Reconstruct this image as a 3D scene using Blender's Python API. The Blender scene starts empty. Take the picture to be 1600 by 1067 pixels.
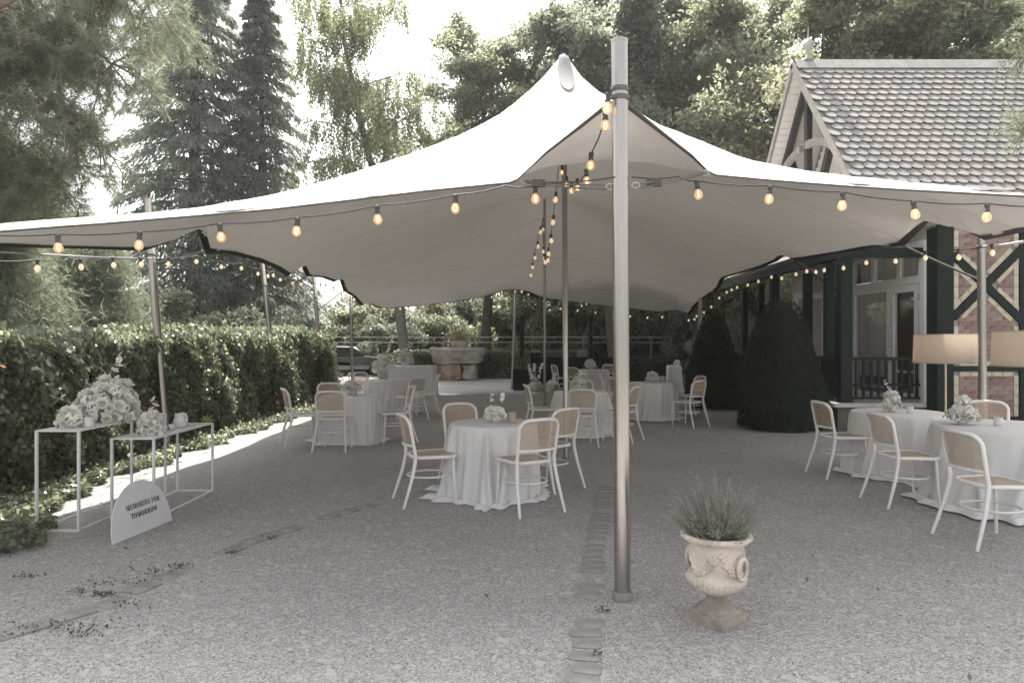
import bpy, math, random
import numpy as np
from mathutils import Vector, Matrix
R = math.radians
rnd = random.Random(7)
SC = bpy.context.scene
COL = SC.collection
# ------------------------------------------------------------ camera, world, sun, exposure
H = 1.52; F = 1067.0; HZ = 538.0
cd = bpy.data.cameras.new('camera'); cam = bpy.data.objects.new('camera', cd); COL.objects.link(cam)
cam.location = (0, 0, H); cam.rotation_euler = (R(90), 0, 0)
cd.lens = 24.0; cd.sensor_width = 36.0; cd.shift_y = 4.5 / 1600
cd.clip_start = 0.05; cd.clip_end = 1500
SC.camera = cam
SUN_EL = 57.0; SUN_AZ = -7.0            # azimuth measured from +Y towards +X
w = bpy.data.worlds.new('World'); SC.world = w; w.use_nodes = True
wn = w.node_tree.nodes; wl = w.node_tree.links
bg = wn['Background']
sky = wn.new('ShaderNodeTexSky'); sky.sky_type = 'NISHITA'; sky.sun_disc = False
sky.sun_elevation = R(SUN_EL); sky.sun_rotation = R(SUN_AZ)
sky.air_density = 1.0; sky.dust_density = 4.0; sky.ozone_density = 1.0
hs = wn.new('ShaderNodeHueSaturation'); hs.inputs['Saturation'].default_value = 0.12; hs.inputs['Value'].default_value = 1.0
wl.new(sky.outputs['Color'], hs.inputs['Color']); wl.new(hs.outputs['Color'], bg.inputs['Color'])
bg.inputs['Strength'].default_value = 0.15
sd = bpy.data.lights.new('sun', 'SUN'); sd.energy = 4.0; sd.angle = R(0.6); sd.color = (1.0, 0.95, 0.88)
sun = bpy.data.objects.new('sun', sd); COL.objects.link(sun)
e, a = R(SUN_EL), R(SUN_AZ)
sdir = Vector((math.sin(a) * math.cos(e), math.cos(a) * math.cos(e), math.sin(e)))
sun.rotation_euler = sdir.to_track_quat('Z', 'Y').to_euler(); sun.location = sdir * 60
SC.view_settings.view_transform = 'Standard'; SC.view_settings.look = 'None'
SC.view_settings.gamma = 1.0; SC.view_settings.exposure = 1.36
SC.view_settings.use_curve_mapping = False
SC.render.engine = 'CYCLES'
SC.cycles.max_bounces = 7; SC.cycles.diffuse_bounces = 5; SC.cycles.transparent_max_bounces = 12
SC.cycles.transmission_bounces = 5; SC.cycles.glossy_bounces = 3

# ------------------------------------------------------------ helpers
def P(px, py, Y): return np.array([(px - 800) / F * Y, Y, H - (py - HZ) / F * Y])
def G(px, py):
    Y = F * H / (py - HZ); return np.array([(px - 800) / F * Y, Y, 0.0])

def lnk(nt, a, b): nt.links.new(a, b)
def mat(name, col, rough=0.6, metal=0.0, var=0.0, scale=8.0, bump=0.0, bscale=None, spec=0.5, translucent=None, tmix=0.3,
        island=0.0, emit=None, estr=0.0, coord='Object', streak=None, sheen=0.0):
    m = bpy.data.materials.new(name); m.use_nodes = True
    nt = m.node_tree; N = nt.nodes; b = N['Principled BSDF']
    b.inputs['Roughness'].default_value = rough; b.inputs['Metallic'].default_value = metal
    b.inputs['Specular IOR Level'].default_value = spec
    b.inputs['Base Color'].default_value = (*col, 1)
    out = N['Material Output']
    tc = N.new('ShaderNodeTexCoord')
    src = None
    if var > 0:
        mp = N.new('ShaderNodeMapping'); lnk(nt, tc.outputs[coord], mp.inputs['Vector'])
        if streak: mp.inputs['Scale'].default_value = streak
        n = N.new('ShaderNodeTexNoise'); n.inputs['Scale'].default_value = scale; n.inputs['Detail'].default_value = 5
        lnk(nt, mp.outputs['Vector'], n.inputs['Vector'])
        r = N.new('ShaderNodeMapRange'); r.inputs['From Min'].default_value = 0.3; r.inputs['From Max'].default_value = 0.7
        r.inputs['To Min'].default_value = 1 - var; r.inputs['To Max'].default_value = 1 + var
        lnk(nt, n.outputs['Fac'], r.inputs['Value'])
        v = N.new('ShaderNodeVectorMath'); v.operation = 'SCALE'; v.inputs[0].default_value = col
        lnk(nt, r.outputs['Result'], v.inputs['Scale']); src = v.outputs['Vector']
    if island > 0:
        g = N.new('ShaderNodeNewGeometry')
        r2 = N.new('ShaderNodeMapRange'); r2.inputs['To Min'].default_value = 1 - island; r2.inputs['To Max'].default_value = 1 + island
        lnk(nt, g.outputs['Random Per Island'], r2.inputs['Value'])
        v2 = N.new('ShaderNodeVectorMath'); v2.operation = 'SCALE'
        if src is not None: lnk(nt, src, v2.inputs[0])
        else: v2.inputs[0].default_value = col
        lnk(nt, r2.outputs['Result'], v2.inputs['Scale']); src = v2.outputs['Vector']
    if src is not None: lnk(nt, src, b.inputs['Base Color'])
    if bump > 0:
        n2 = N.new('ShaderNodeTexNoise'); n2.inputs['Scale'].default_value = bscale or scale * 4; n2.inputs['Detail'].default_value = 4
        lnk(nt, tc.outputs[coord], n2.inputs['Vector'])
        bp = N.new('ShaderNodeBump'); bp.inputs['Strength'].default_value = bump; bp.inputs['Distance'].default_value = 0.01
        lnk(nt, n2.outputs['Fac'], bp.inputs['Height']); lnk(nt, bp.outputs['Normal'], b.inputs['Normal'])
    if emit is not None:
        b.inputs['Emission Color'].default_value = (*emit, 1); b.inputs['Emission Strength'].default_value = estr
    if sheen: b.inputs['Sheen Weight'].default_value = sheen
    if translucent is not None:
        t = N.new('ShaderNodeBsdfTranslucent'); t.inputs['Color'].default_value = (*translucent, 1)
        mx = N.new('ShaderNodeMixShader'); mx.inputs['Fac'].default_value = tmix
        if src is not None and island > 0:
            v3 = N.new('ShaderNodeVectorMath'); v3.operation = 'MULTIPLY'
            lnk(nt, src, v3.inputs[0]); v3.inputs[1].default_value = tuple(t_ / max(c_, 1e-3) for t_, c_ in zip(translucent, col))
            lnk(nt, v3.outputs['Vector'], t.inputs['Color'])
        lnk(nt, b.outputs['BSDF'], mx.inputs[1]); lnk(nt, t.outputs['BSDF'], mx.inputs[2]); lnk(nt, mx.outputs['Shader'], out.inputs['Surface'])
    return m

WL = {}     # world location of every parent
def tag(o, label=None, cat=None, group=None, kind=None):
    if label: o['label'] = label
    if cat: o['category'] = cat
    if group: o['group'] = group
    if kind: o['kind'] = kind
    return o
def thing(name, loc, label, cat, group=None, rz=0.0):
    o = bpy.data.objects.new(name, None); COL.objects.link(o)
    o.empty_display_size = 0.1
    o.location = [float(v) for v in loc]; o.rotation_euler = (0, 0, rz); WL[o.name] = np.array(loc, float)
    return tag(o, label, cat, group)
def wl_of(o): return WL.get(o.name, np.zeros(3))

def put(name, me, parent=None, loc=None, rot=None, scale=None):
    """link an object with shared mesh data; loc in the parent's frame"""
    o = bpy.data.objects.new(name, me); COL.objects.link(o)
    if parent is not None: o.parent = parent
    if loc is not None: o.location = [float(v) for v in loc]
    if rot is not None: o.rotation_euler = rot
    if scale is not None: o.scale = (scale,) * 3 if not hasattr(scale, '__len__') else scale
    WL[o.name] = wl_of(parent) + np.array(loc if loc is not None else (0, 0, 0), float) if parent is not None else np.array(loc if loc is not None else (0, 0, 0), float)
    return o

class MB:
    def __init__(s): s.v = []; s.f = []
    def n(s): return len(s.v)
    def add(s, vs, fs):
        k = len(s.v); s.v.extend([tuple(map(float, p)) for p in vs]); s.f.extend([tuple(i + k for i in f) for f in fs]); return s
    def box(s, c, d, rz=0.0, rot=None, taper=1.0):
        hx, hy, hz = d[0] / 2, d[1] / 2, d[2] / 2
        p = []
        for z, t in ((-hz, 1.0), (hz, taper)):
            for x, y in ((-hx * t, -hy * t), (hx * t, -hy * t), (hx * t, hy * t), (-hx * t, hy * t)): p.append((x, y, z))
        M = rot if rot is not None else Matrix.Rotation(rz, 3, 'Z')
        p = [M @ Vector(q) for q in p]
        return s.add([(q[0] + c[0], q[1] + c[1], q[2] + c[2]) for q in p],
                     [(0, 3, 2, 1), (4, 5, 6, 7), (0, 1, 5, 4), (1, 2, 6, 5), (2, 3, 7, 6), (3, 0, 4, 7)])
    def bx(s, x0, x1, y0, y1, z0, z1): return s.box(((x0 + x1) / 2, (y0 + y1) / 2, (z0 + z1) / 2), (x1 - x0, y1 - y0, z1 - z0))
    def beam(s, a, b, w, t, up=(0, 0, 1)):
        a, b = Vector(a), Vector(b); d = (b - a); L = d.length; d.normalize()
        u = Vector(up); sx = d.cross(u)
        if sx.length < 1e-4: sx = d.cross(Vector((1, 0, 0)))
        sx.normalize(); uy = sx.cross(d)
        M = Matrix((sx, uy, d)).transposed()
        return s.box((a + b) / 2, (w, t, L), rot=M)
    def tube(s, pts, r, seg=8, closed=False, caps=True):
        pts = np.array(pts, float); n = len(pts)
        rr = np.full(n, r) if np.isscalar(r) else np.array(r, float)
        if closed: T = np.roll(pts, -1, 0) - np.roll(pts, 1, 0)
        else: T = np.gradient(pts, axis=0)
        T /= np.maximum(np.linalg.norm(T, axis=1, keepdims=True), 1e-9)
        u = np.cross(T[0], (0, 0, 1.0))
        if np.linalg.norm(u) < 1e-3: u = np.cross(T[0], (1.0, 0, 0))
        u /= np.linalg.norm(u); an = np.linspace(0, 2 * np.pi, seg, endpoint=False)
        vs = []
        for i in range(n):
            u = u - T[i] * np.dot(u, T[i]); u /= max(np.linalg.norm(u), 1e-9); v = np.cross(T[i], u)
            vs.extend(pts[i] + rr[i] * (np.cos(an)[:, None] * u + np.sin(an)[:, None] * v))
        fs = []
        for i in range(n if closed else n - 1):
            for j in range(seg):
                i2 = (i + 1) % n; fs.append((i * seg + j, i * seg + (j + 1) % seg, i2 * seg + (j + 1) % seg, i2 * seg + j))
        if caps and not closed:
            vs.extend([tuple(p) for p in vs[:seg]]); vs.extend([tuple(p) for p in vs[(n - 1) * seg:n * seg]])
            fs.append(tuple(n * seg + j for j in range(seg - 1, -1, -1))); fs.append(tuple((n + 1) * seg + j for j in range(seg)))
        return s.add(vs, fs)
    def lathe(s, prof, c=(0, 0, 0), seg=24, caps=True, fn=None):
        vs = []
        for k, (r, z) in enumerate(prof):
            for j in range(seg):
                t = 2 * math.pi * j / seg; r2 = fn(r, z, t) if fn else r
                vs.append((c[0] + r2 * math.cos(t), c[1] + r2 * math.sin(t), c[2] + z))
        fs = []
        for i in range(len(prof) - 1):
            for j in range(seg): fs.append((i * seg + j, i * seg + (j + 1) % seg, (i + 1) * seg + (j + 1) % seg, (i + 1) * seg + j))
        if caps:
            n = len(prof); vs.extend(vs[:seg]); vs.extend(vs[(n - 1) * seg:n * seg])
            fs.append(tuple(n * seg + j for j in range(seg - 1, -1, -1))); fs.append(tuple((n + 1) * seg + j for j in range(seg)))
        return s.add(vs, fs)
    def prism(s, poly, fn, t0, t1):
        """poly: list of 2D points, fn(u, v, t) -> 3D"""
        n = len(poly)
        vs = [fn(u, v, t0) for u, v in poly] + [fn(u, v, t1) for u, v in poly]
        fs = [tuple(range(n - 1, -1, -1)), tuple(range(n, 2 * n))] + [(i, (i + 1) % n, n + (i + 1) % n, n + i) for i in range(n)]
        return s.add(vs, fs)
    def mesh(s, name, m=None, smooth=False, off=(0, 0, 0)):
        me = bpy.data.meshes.new(name); v = np.array(s.v, float).reshape(-1, 3) - np.array(off, float)
        me.from_pydata(v.tolist(), [], s.f); me.update()
        if m: me.materials.append(m)
        if smooth: me.polygons.foreach_set('use_smooth', [True] * len(me.polygons))
        return me
    def build(s, name, m, parent=None, smooth=False, at=None, local=False):
        """vertices are in world space (or the parent's frame when local)"""
        if parent is not None and not local:
            return put(name, s.mesh(name, m, smooth, off=wl_of(parent)), parent)
        if parent is not None: return put(name, s.mesh(name, m, smooth), parent)
        o = at if at is not None else (0, 0, 0)
        return put(name, s.mesh(name, m, smooth, off=o), None, o)

def npmesh(name, V, Fc, m, smooth=False):
    """V (n,3), Fc (k,3|4)"""
    V = np.asarray(V, np.float32); Fc = np.asarray(Fc, np.int32); k, q = Fc.shape
    me = bpy.data.meshes.new(name)
    me.vertices.add(len(V)); me.vertices.foreach_set('co', V.ravel())
    me.loops.add(k * q); me.loops.foreach_set('vertex_index', Fc.ravel())
    me.polygons.add(k); me.polygons.foreach_set('loop_start', np.arange(0, k * q, q, dtype=np.int32))
    try: me.polygons.foreach_set('loop_total', np.full(k, q, np.int32))
    except Exception: pass
    if smooth: me.polygons.foreach_set('use_smooth', np.ones(k, bool))
    me.materials.append(m); me.update(calc_edges=True)
    return me

def leaves(C, size, rg, aspect=0.5, axis=None, axmix=0.0, fold=0.0, size_var=0.35, nrm=None):
    """one rhombic leaf per centre; returns V, F"""
    C = np.asarray(C, float); n = len(C)
    a = rg.normal(size=(n, 3))
    if axis is not None: a = a * (1 - axmix) * 0.6 + np.asarray(axis, float) * axmix
    a /= np.linalg.norm(a, axis=1, keepdims=True)
    if nrm is None:
        b = np.cross(a, rg.normal(size=(n, 3)))
    else:
        nn = np.asarray(nrm) + rg.normal(size=(n, 3)) * 0.55
        b = np.cross(a, nn)
    b /= np.maximum(np.linalg.norm(b, axis=1, keepdims=True), 1e-6)
    s = (size * (1 + size_var * rg.uniform(-1, 1, n)))[:, None] * 0.5
    V = np.stack([C + a * s, C + b * s * aspect + a * s * 0.15, C - a * s, C - b * s * aspect + a * s * 0.15], 1).reshape(-1, 3)
    Fc = np.arange(4 * n).reshape(n, 4)
    return V, Fc

# ------------------------------------------------------------ materials
def gravel_mat():
    m = bpy.data.materials.new('gravel'); m.use_nodes = True; nt = m.node_tree; N = nt.nodes; b = N['Principled BSDF']
    b.inputs['Roughness'].default_value = 0.9; b.inputs['Specular IOR Level'].default_value = 0.25
    tc = N.new('ShaderNodeTexCoord')
    dn = N.new('ShaderNodeTexNoise'); dn.inputs['Scale'].default_value = 30; dn.inputs['Detail'].default_value = 2
    lnk(nt, tc.outputs['Object'], dn.inputs['Vector'])
    ds = N.new('ShaderNodeVectorMath'); ds.operation = 'SCALE'; ds.inputs['Scale'].default_value = 0.02
    lnk(nt, dn.outputs['Color'], ds.inputs[0])
    ad = N.new('ShaderNodeVectorMath'); ad.operation = 'ADD'; lnk(nt, tc.outputs['Object'], ad.inputs[0]); lnk(nt, ds.outputs['Vector'], ad.inputs[1])
    v1 = N.new('ShaderNodeTexVoronoi'); v1.inputs['Scale'].default_value = 125
    lnk(nt, ad.outputs['Vector'], v1.inputs['Vector'])
    v2 = N.new('ShaderNodeTexVoronoi'); v2.inputs['Scale'].default_value = 27
    lnk(nt, ad.outputs['Vector'], v2.inputs['Vector'])
    s1 = N.new('ShaderNodeSeparateColor'); lnk(nt, v1.outputs['Color'], s1.inputs['Color'])
    cr = N.new('ShaderNodeValToRGB'); e_ = cr.color_ramp.elements
    e_[0].position = 0.0; e_[0].color = (0.22, 0.212, 0.208, 1); e_[1].position = 1.0; e_[1].color = (0.54, 0.525, 0.515, 1)
    q = e_.new(0.3); q.color = (0.30, 0.288, 0.282, 1); q = e_.new(0.8); q.color = (0.43, 0.417, 0.41, 1)
    lnk(nt, s1.outputs['Red'], cr.inputs['Fac'])
    s2 = N.new('ShaderNodeSeparateColor'); lnk(nt, v2.outputs['Color'], s2.inputs['Color'])
    st = N.new('ShaderNodeMapRange'); st.inputs['From Min'].default_value = 0.9; st.inputs['From Max'].default_value = 0.97
    lnk(nt, s2.outputs['Green'], st.inputs['Value'])
    mx = N.new('ShaderNodeMix'); mx.data_type = 'RGBA'; mx.inputs['B'].default_value = (0.46, 0.44, 0.42, 1)
    lnk(nt, st.outputs['Result'], mx.inputs['Factor']); lnk(nt, cr.outputs['Color'], mx.inputs['A'])
    big = N.new('ShaderNodeTexNoise'); big.inputs['Scale'].default_value = 0.55; big.inputs['Detail'].default_value = 6; big.inputs['Roughness'].default_value = 0.6
    lnk(nt, tc.outputs['Object'], big.inputs['Vector'])
    br = N.new('ShaderNodeMapRange'); br.inputs['From Min'].default_value = 0.3; br.inputs['From Max'].default_value = 0.7
    br.inputs['To Min'].default_value = 0.88; br.inputs['To Max'].default_value = 1.08; lnk(nt, big.outputs['Fac'], br.inputs['Value'])
    sc = N.new('ShaderNodeVectorMath'); sc.operation = 'SCALE'; lnk(nt, mx.outputs['Result'], sc.inputs[0]); lnk(nt, br.outputs['Result'], sc.inputs['Scale'])
    lnk(nt, sc.outputs['Vector'], b.inputs['Base Color'])
    bp = N.new('ShaderNodeBump'); bp.inputs['Strength'].default_value = 0.6; bp.inputs['Distance'].default_value = 0.006; bp.invert = True
    lnk(nt, v1.outputs['Distance'], bp.inputs['Height']); lnk(nt, bp.outputs['Normal'], b.inputs['Normal'])
    return m
def tent_mat():
    m = bpy.data.materials.new('tent_fabric'); m.use_nodes = True; nt = m.node_tree; N = nt.nodes; b = N['Principled BSDF']
    b.inputs['Roughness'].default_value = 0.85; b.inputs['Specular IOR Level'].default_value = 0.2
    uv = N.new('ShaderNodeUVMap'); uv.uv_map = 'uv'
    sp = N.new('ShaderNodeSeparateXYZ'); lnk(nt, uv.outputs['UV'], sp.inputs['Vector'])
    fr = N.new('ShaderNodeMath'); fr.operation = 'FRACT'
    mu = N.new('ShaderNodeMath'); mu.operation = 'MULTIPLY'; mu.inputs[1].default_value = 11.0
    lnk(nt, sp.outputs['Y'], mu.inputs[0]); lnk(nt, mu.outputs['Value'], fr.inputs[0])
    lt = N.new('ShaderNodeMath'); lt.operation = 'LESS_THAN'; lt.inputs[1].default_value = 0.013; lnk(nt, fr.outputs['Value'], lt.inputs[0])
    mx = N.new('ShaderNodeMix'); mx.data_type = 'RGBA'; mx.inputs['A'].default_value = (0.66, 0.635, 0.605, 1); mx.inputs['B'].default_value = (0.46, 0.44, 0.41, 1)
    lnk(nt, lt.outputs['Value'], mx.inputs['Factor'])
    n = N.new('ShaderNodeTexNoise'); n.inputs['Scale'].default_value = 1.1; n.inputs['Detail'].default_value = 6
    tc = N.new('ShaderNodeTexCoord'); lnk(nt, tc.outputs['Object'], n.inputs['Vector'])
    r = N.new('ShaderNodeMapRange'); r.inputs['From Min'].default_value = 0.3; r.inputs['From Max'].default_value = 0.7; r.inputs['To Min'].default_value = 0.95; r.inputs['To Max'].default_value = 1.03
    lnk(nt, n.outputs['Fac'], r.inputs['Value'])
    sc = N.new('ShaderNodeVectorMath'); sc.operation = 'SCALE'; lnk(nt, mx.outputs['Result'], sc.inputs[0]); lnk(nt, r.outputs['Result'], sc.inputs['Scale'])
    lnk(nt, sc.outputs['Vector'], b.inputs['Base Color'])
    wv = N.new('ShaderNodeTexNoise'); wv.inputs['Scale'].default_value = 260; lnk(nt, tc.outputs['Object'], wv.inputs['Vector'])
    wr = N.new('ShaderNodeTexNoise'); wr.inputs['Scale'].default_value = 1.0; wr.inputs['Detail'].default_value = 3
    mp = N.new('ShaderNodeMapping'); mp.inputs['Scale'].default_value = (34, 7, 1); lnk(nt, uv.outputs['UV'], mp.inputs['Vector']); lnk(nt, mp.outputs['Vector'], wr.inputs['Vector'])
    bp = N.new('ShaderNodeBump'); bp.inputs['Strength'].default_value = 0.4; bp.inputs['Distance'].default_value = 0.05
    lnk(nt, wr.outputs['Fac'], bp.inputs['Height']); lnk(nt, bp.outputs['Normal'], b.inputs['Normal'])
    t = N.new('ShaderNodeBsdfTranslucent'); t.inputs['Color'].default_value = (0.62, 0.57, 0.52, 1)
    ms = N.new('ShaderNodeMixShader'); ms.inputs['Fac'].default_value = TENT_T
    lnk(nt, b.outputs['BSDF'], ms.inputs[1]); lnk(nt, t.outputs['BSDF'], ms.inputs[2]); lnk(nt, ms.outputs['Shader'], N['Material Output'].inputs['Surface'])
    return m
def cane_mat():
    m = bpy.data.materials.new('cane'); m.use_nodes = True; nt = m.node_tree; N = nt.nodes; b = N['Principled BSDF']
    b.inputs['Roughness'].default_value = 0.6
    tc = N.new('ShaderNodeTexCoord'); sp = N.new('ShaderNodeSeparateXYZ'); lnk(nt, tc.outputs['Object'], sp.inputs['Vector'])
    def sinw(outs, k):
        ms = N.new('ShaderNodeMath'); ms.operation = 'MULTIPLY'; ms.inputs[1].default_value = k; lnk(nt, outs, ms.inputs[0])
        s_ = N.new('ShaderNodeMath'); s_.operation = 'SINE'; lnk(nt, ms.outputs['Value'], s_.inputs[0]); return s_.outputs['Value']
    yz = N.new('ShaderNodeMath'); yz.operation = 'ADD'; lnk(nt, sp.outputs['Y'], yz.inputs[0]); lnk(nt, sp.outputs['Z'], yz.inputs[1])
    pr = N.new('ShaderNodeMath'); pr.operation = 'MULTIPLY'; k = 2 * math.pi / 0.026
    lnk(nt, sinw(sp.outputs['X'], k), pr.inputs[0]); lnk(nt, sinw(yz.outputs['Value'], k), pr.inputs[1])
    ab = N.new('ShaderNodeMath'); ab.operation = 'ABSOLUTE'; lnk(nt, pr.outputs['Value'], ab.inputs[0])
    gt = N.new('ShaderNodeMath'); gt.operation = 'GREATER_THAN'; gt.inputs[1].default_value = 0.62; lnk(nt, ab.outputs['Value'], gt.inputs[0])
    n = N.new('ShaderNodeTexNoise'); n.inputs['Scale'].default_value = 30; lnk(nt, tc.outputs['Object'], n.inputs['Vector'])
    cr = N.new('ShaderNodeMix'); cr.data_type = 'RGBA'; cr.inputs['A'].default_value = (0.37, 0.275, 0.20, 1); cr.inputs['B'].default_value = (0.56, 0.45, 0.345, 1)
    lnk(nt, n.outputs['Fac'], cr.inputs['Factor']); lnk(nt, cr.outputs['Result'], b.inputs['Base Color'])
    tr = N.new('ShaderNodeBsdfTransparent'); mx = N.new('ShaderNodeMixShader')
    lnk(nt, gt.outputs['Value'], mx.inputs['Fac']); lnk(nt, b.outputs['BSDF'], mx.inputs[1]); lnk(nt, tr.outputs['BSDF'], mx.inputs[2])
    lnk(nt, mx.outputs['Shader'], N['Material Output'].inputs['Surface']); return m
def glass_mat(name, tint, mixf=0.75):  # mostly clear, mirror-like at a glancing view
    m = bpy.data.materials.new(name); m.use_nodes = True; nt = m.node_tree; N = nt.nodes; N.remove(N['Principled BSDF'])
    g = N.new('ShaderNodeBsdfGlossy'); g.inputs['Roughness'].default_value = 0.02; g.inputs['Color'].default_value = (0.9, 0.9, 0.9, 1)
    t = N.new('ShaderNodeBsdfTransparent'); t.inputs['Color'].default_value = (*tint, 1)
    fr = N.new('ShaderNodeLayerWeight'); fr.inputs['Blend'].default_value = 0.5
    pw = N.new('ShaderNodeMath'); pw.operation = 'POWER'; pw.inputs[1].default_value = 4.0; lnk(nt, fr.outputs['Facing'], pw.inputs[0])
    ad = N.new('ShaderNodeMath'); ad.operation = 'ADD'; ad.inputs[1].default_value = 1 - mixf - 0.12; lnk(nt, pw.outputs['Value'], ad.inputs[0])
    mx = N.new('ShaderNodeMixShader'); lnk(nt, ad.outputs['Value'], mx.inputs['Fac'])
    lnk(nt, t.outputs['BSDF'], mx.inputs[1]); lnk(nt, g.outputs['BSDF'], mx.inputs[2]); lnk(nt, mx.outputs['Shader'], N['Material Output'].inputs['Surface']); return m

TENT_T = 0.035
HAZE = 0.0007
M = {}
M['gravel'] = gravel_mat(); M['tent'] = tent_mat(); M['cane'] = cane_mat()
M['hem'] = mat('black_hem', (0.016, 0.015, 0.015), 0.8)
M['hem2'] = mat('brown_hem', (0.10, 0.085, 0.078), 0.8)
M['patch'] = mat('grey_patch', (0.15, 0.15, 0.155), 0.8, var=0.1, scale=20)
M['steel'] = mat('brushed_steel', (0.44, 0.405, 0.385), 0.30, metal=1.0, var=0.12, scale=3.0, streak=(60, 60, 1.2), bump=0.05, bscale=60)
M['collar'] = mat('dull_steel', (0.26, 0.24, 0.23), 0.6, metal=0.5, var=0.2, scale=20)
M['darkmetal'] = mat('dark_metal', (0.10, 0.09, 0.085), 0.4, metal=0.8)
M['strap'] = mat('strap_webbing', (0.14, 0.13, 0.125), 0.8, var=0.2, scale=40)
M['rope'] = mat('pale_rope', (0.45, 0.44, 0.43), 0.8)
M['cable'] = mat('rubber_cable', (0.045, 0.04, 0.038), 0.55)
M['white'] = mat('white_lacquer', (0.80, 0.785, 0.765), 0.4, var=0.05, scale=14, bump=0.04, bscale=90)
M['whitesteel'] = mat('white_powder_coat', (0.76, 0.76, 0.76), 0.45, var=0.04, scale=9)
M['cloth'] = mat('linen', (0.83, 0.825, 0.825), 0.9, var=0.03, scale=5, bump=0.18, bscale=45, translucent=(0.6, 0.6, 0.6), tmix=0.12)
M['petal'] = mat('petal_white', (0.88, 0.865, 0.83), 0.7, island=0.05, translucent=(0.85, 0.83, 0.78), tmix=0.12)
M['petal2'] = mat('petal_cream', (0.88, 0.855, 0.81), 0.7, island=0.05, translucent=(0.85, 0.78, 0.68), tmix=0.12)
M['stem'] = mat('stem_green', (0.12, 0.16, 0.08), 0.6)
M['ceramic'] = mat('white_ceramic', (0.72, 0.71, 0.70), 0.25, var=0.04, scale=12)
M['frost'] = mat('frosted_glass', (0.72, 0.62, 0.58), 0.35, translucent=(0.75, 0.66, 0.62), tmix=0.5)
M['bulb'] = mat('amber_bulb', (0.80, 0.62, 0.47), 0.10, emit=(1.0, 0.66, 0.42), estr=0.03, translucent=(0.9, 0.6, 0.35), tmix=0.35)
_b = M['bulb'].node_tree.nodes['Principled BSDF']; _b.inputs['Alpha'].default_value = 0.5
M['filament'] = mat('filament', (1, 0.8, 0.5), 0.5, emit=(1.0, 0.78, 0.5), estr=3.0)
M['litbulb'] = mat('lit_bulb', (0.95, 0.75, 0.5), 0.2, emit=(1.0, 0.74, 0.50), estr=0.22)
M['socket'] = mat('socket_rubber', (0.06, 0.062, 0.065), 0.5)
M['earth'] = mat('earth', (0.09, 0.075, 0.055), 0.95, var=0.4, scale=2.5, bump=0.6, bscale=18)
M['grass_ground'] = mat('lawn', (0.07, 0.085, 0.045), 0.95, var=0.35, scale=1.2, bump=0.6, bscale=30)
M['sett'] = mat('stone_sett', (0.275, 0.265, 0.258), 0.85, var=0.25, scale=7, bump=0.5, bscale=50)

# ------------------------------------------------------------ ground
g = MB(); n = 24
for i in range(n + 1):
    for j in range(n + 1):
        g.v.append((-450 + 900 * i / n, -200 + 900 * j / n, -0.02))
for i in range(n):
    for j in range(n): k = i * (n + 1) + j; g.f.append((k, k + n + 1, k + n + 2, k + 1))
tag(g.build('ground', M['grass_ground']), kind='structure')
def smooth_noise(x, seed=0):
    s_ = 0
    for k, (f_, a_) in enumerate(((0.7, 1), (1.9, .5), (4.3, .25))): s_ += a_ * math.sin(x * f_ + seed * 1.7 + k * 2.1)
    return s_ / 1.75
# gravel court: an outline with an uneven edge along the hedge
g = MB(); nx, ny = 110, 190
def court(i, j):
    y = -6 + 40 * j / ny
    xl = -5.3 + 0.12 * smooth_noise(y * 2, 3) if y < 19 else -5.3 - (y - 19) * 0.25
    xr = 16.0
    x = xl + (xr - xl) * i / nx
    z = 0.012 + 0.010 * math.sin(x * 1.3 + y * 0.7) * math.sin(y * 1.1 - x * 0.6)
    return (x, y, z)
for i in range(nx + 1):
    for j in range(ny + 1): g.v.append(court(i, j))
for i in range(nx):
    for j in range(ny): k = i * (ny + 1) + j; g.f.append((k, k + ny + 1, k + ny + 2, k + 1))
tag(g.build('gravel_court', M['gravel'], smooth=True), kind='structure')
def gz(x, y): return 0.012 + 0.010 * math.sin(x * 1.3 + y * 0.7) * math.sin(y * 1.1 - x * 0.6)

# loose pebbles standing proud of the bed near the camera
rg = np.random.default_rng(11)
V = []; Fc = []
octf = np.array([(0, 2, 4), (2, 1, 4), (1, 3, 4), (3, 0, 4), (2, 0, 5), (1, 2, 5), (3, 1, 5), (0, 3, 5)])
NP = 9000
py_ = rg.uniform(0, 1, NP) ** 1.5 * 6.5 + 2.7; px_ = rg.uniform(-0.85, 0.85, NP) * py_
px_ = np.clip(px_, -4.6, 6.0)
for k in range(NP):
    s = rg.uniform(0.004, 0.008) * (1.5 if rg.random() < 0.03 else 1)
    ax = s * rg.uniform(0.7, 1.2, 3) * np.array([1, 1, 0.6]); th = rg.uniform(0, 6.28)
    p = np.array([(ax[0], 0, 0), (-ax[0], 0, 0), (0, ax[1], 0), (0, -ax[1], 0), (0, 0, ax[2]), (0, 0, -ax[2])])
    c, s_ = math.cos(th), math.sin(th); p = p @ np.array([(c, s_, 0), (-s_, c, 0), (0, 0, 1)])
    V.append(p + (px_[k], py_[k], gz(px_[k], py_[k]) + ax[2] * 0.45)); Fc.append(octf + 6 * k)
M['pebble'] = mat('pebble', (0.38, 0.365, 0.355), 0.85, island=0.28)
tag(put('loose_pebbles', npmesh('loose_pebbles', np.concatenate(V), np.concatenate(Fc), M['pebble'], True)), kind='stuff')

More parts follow.
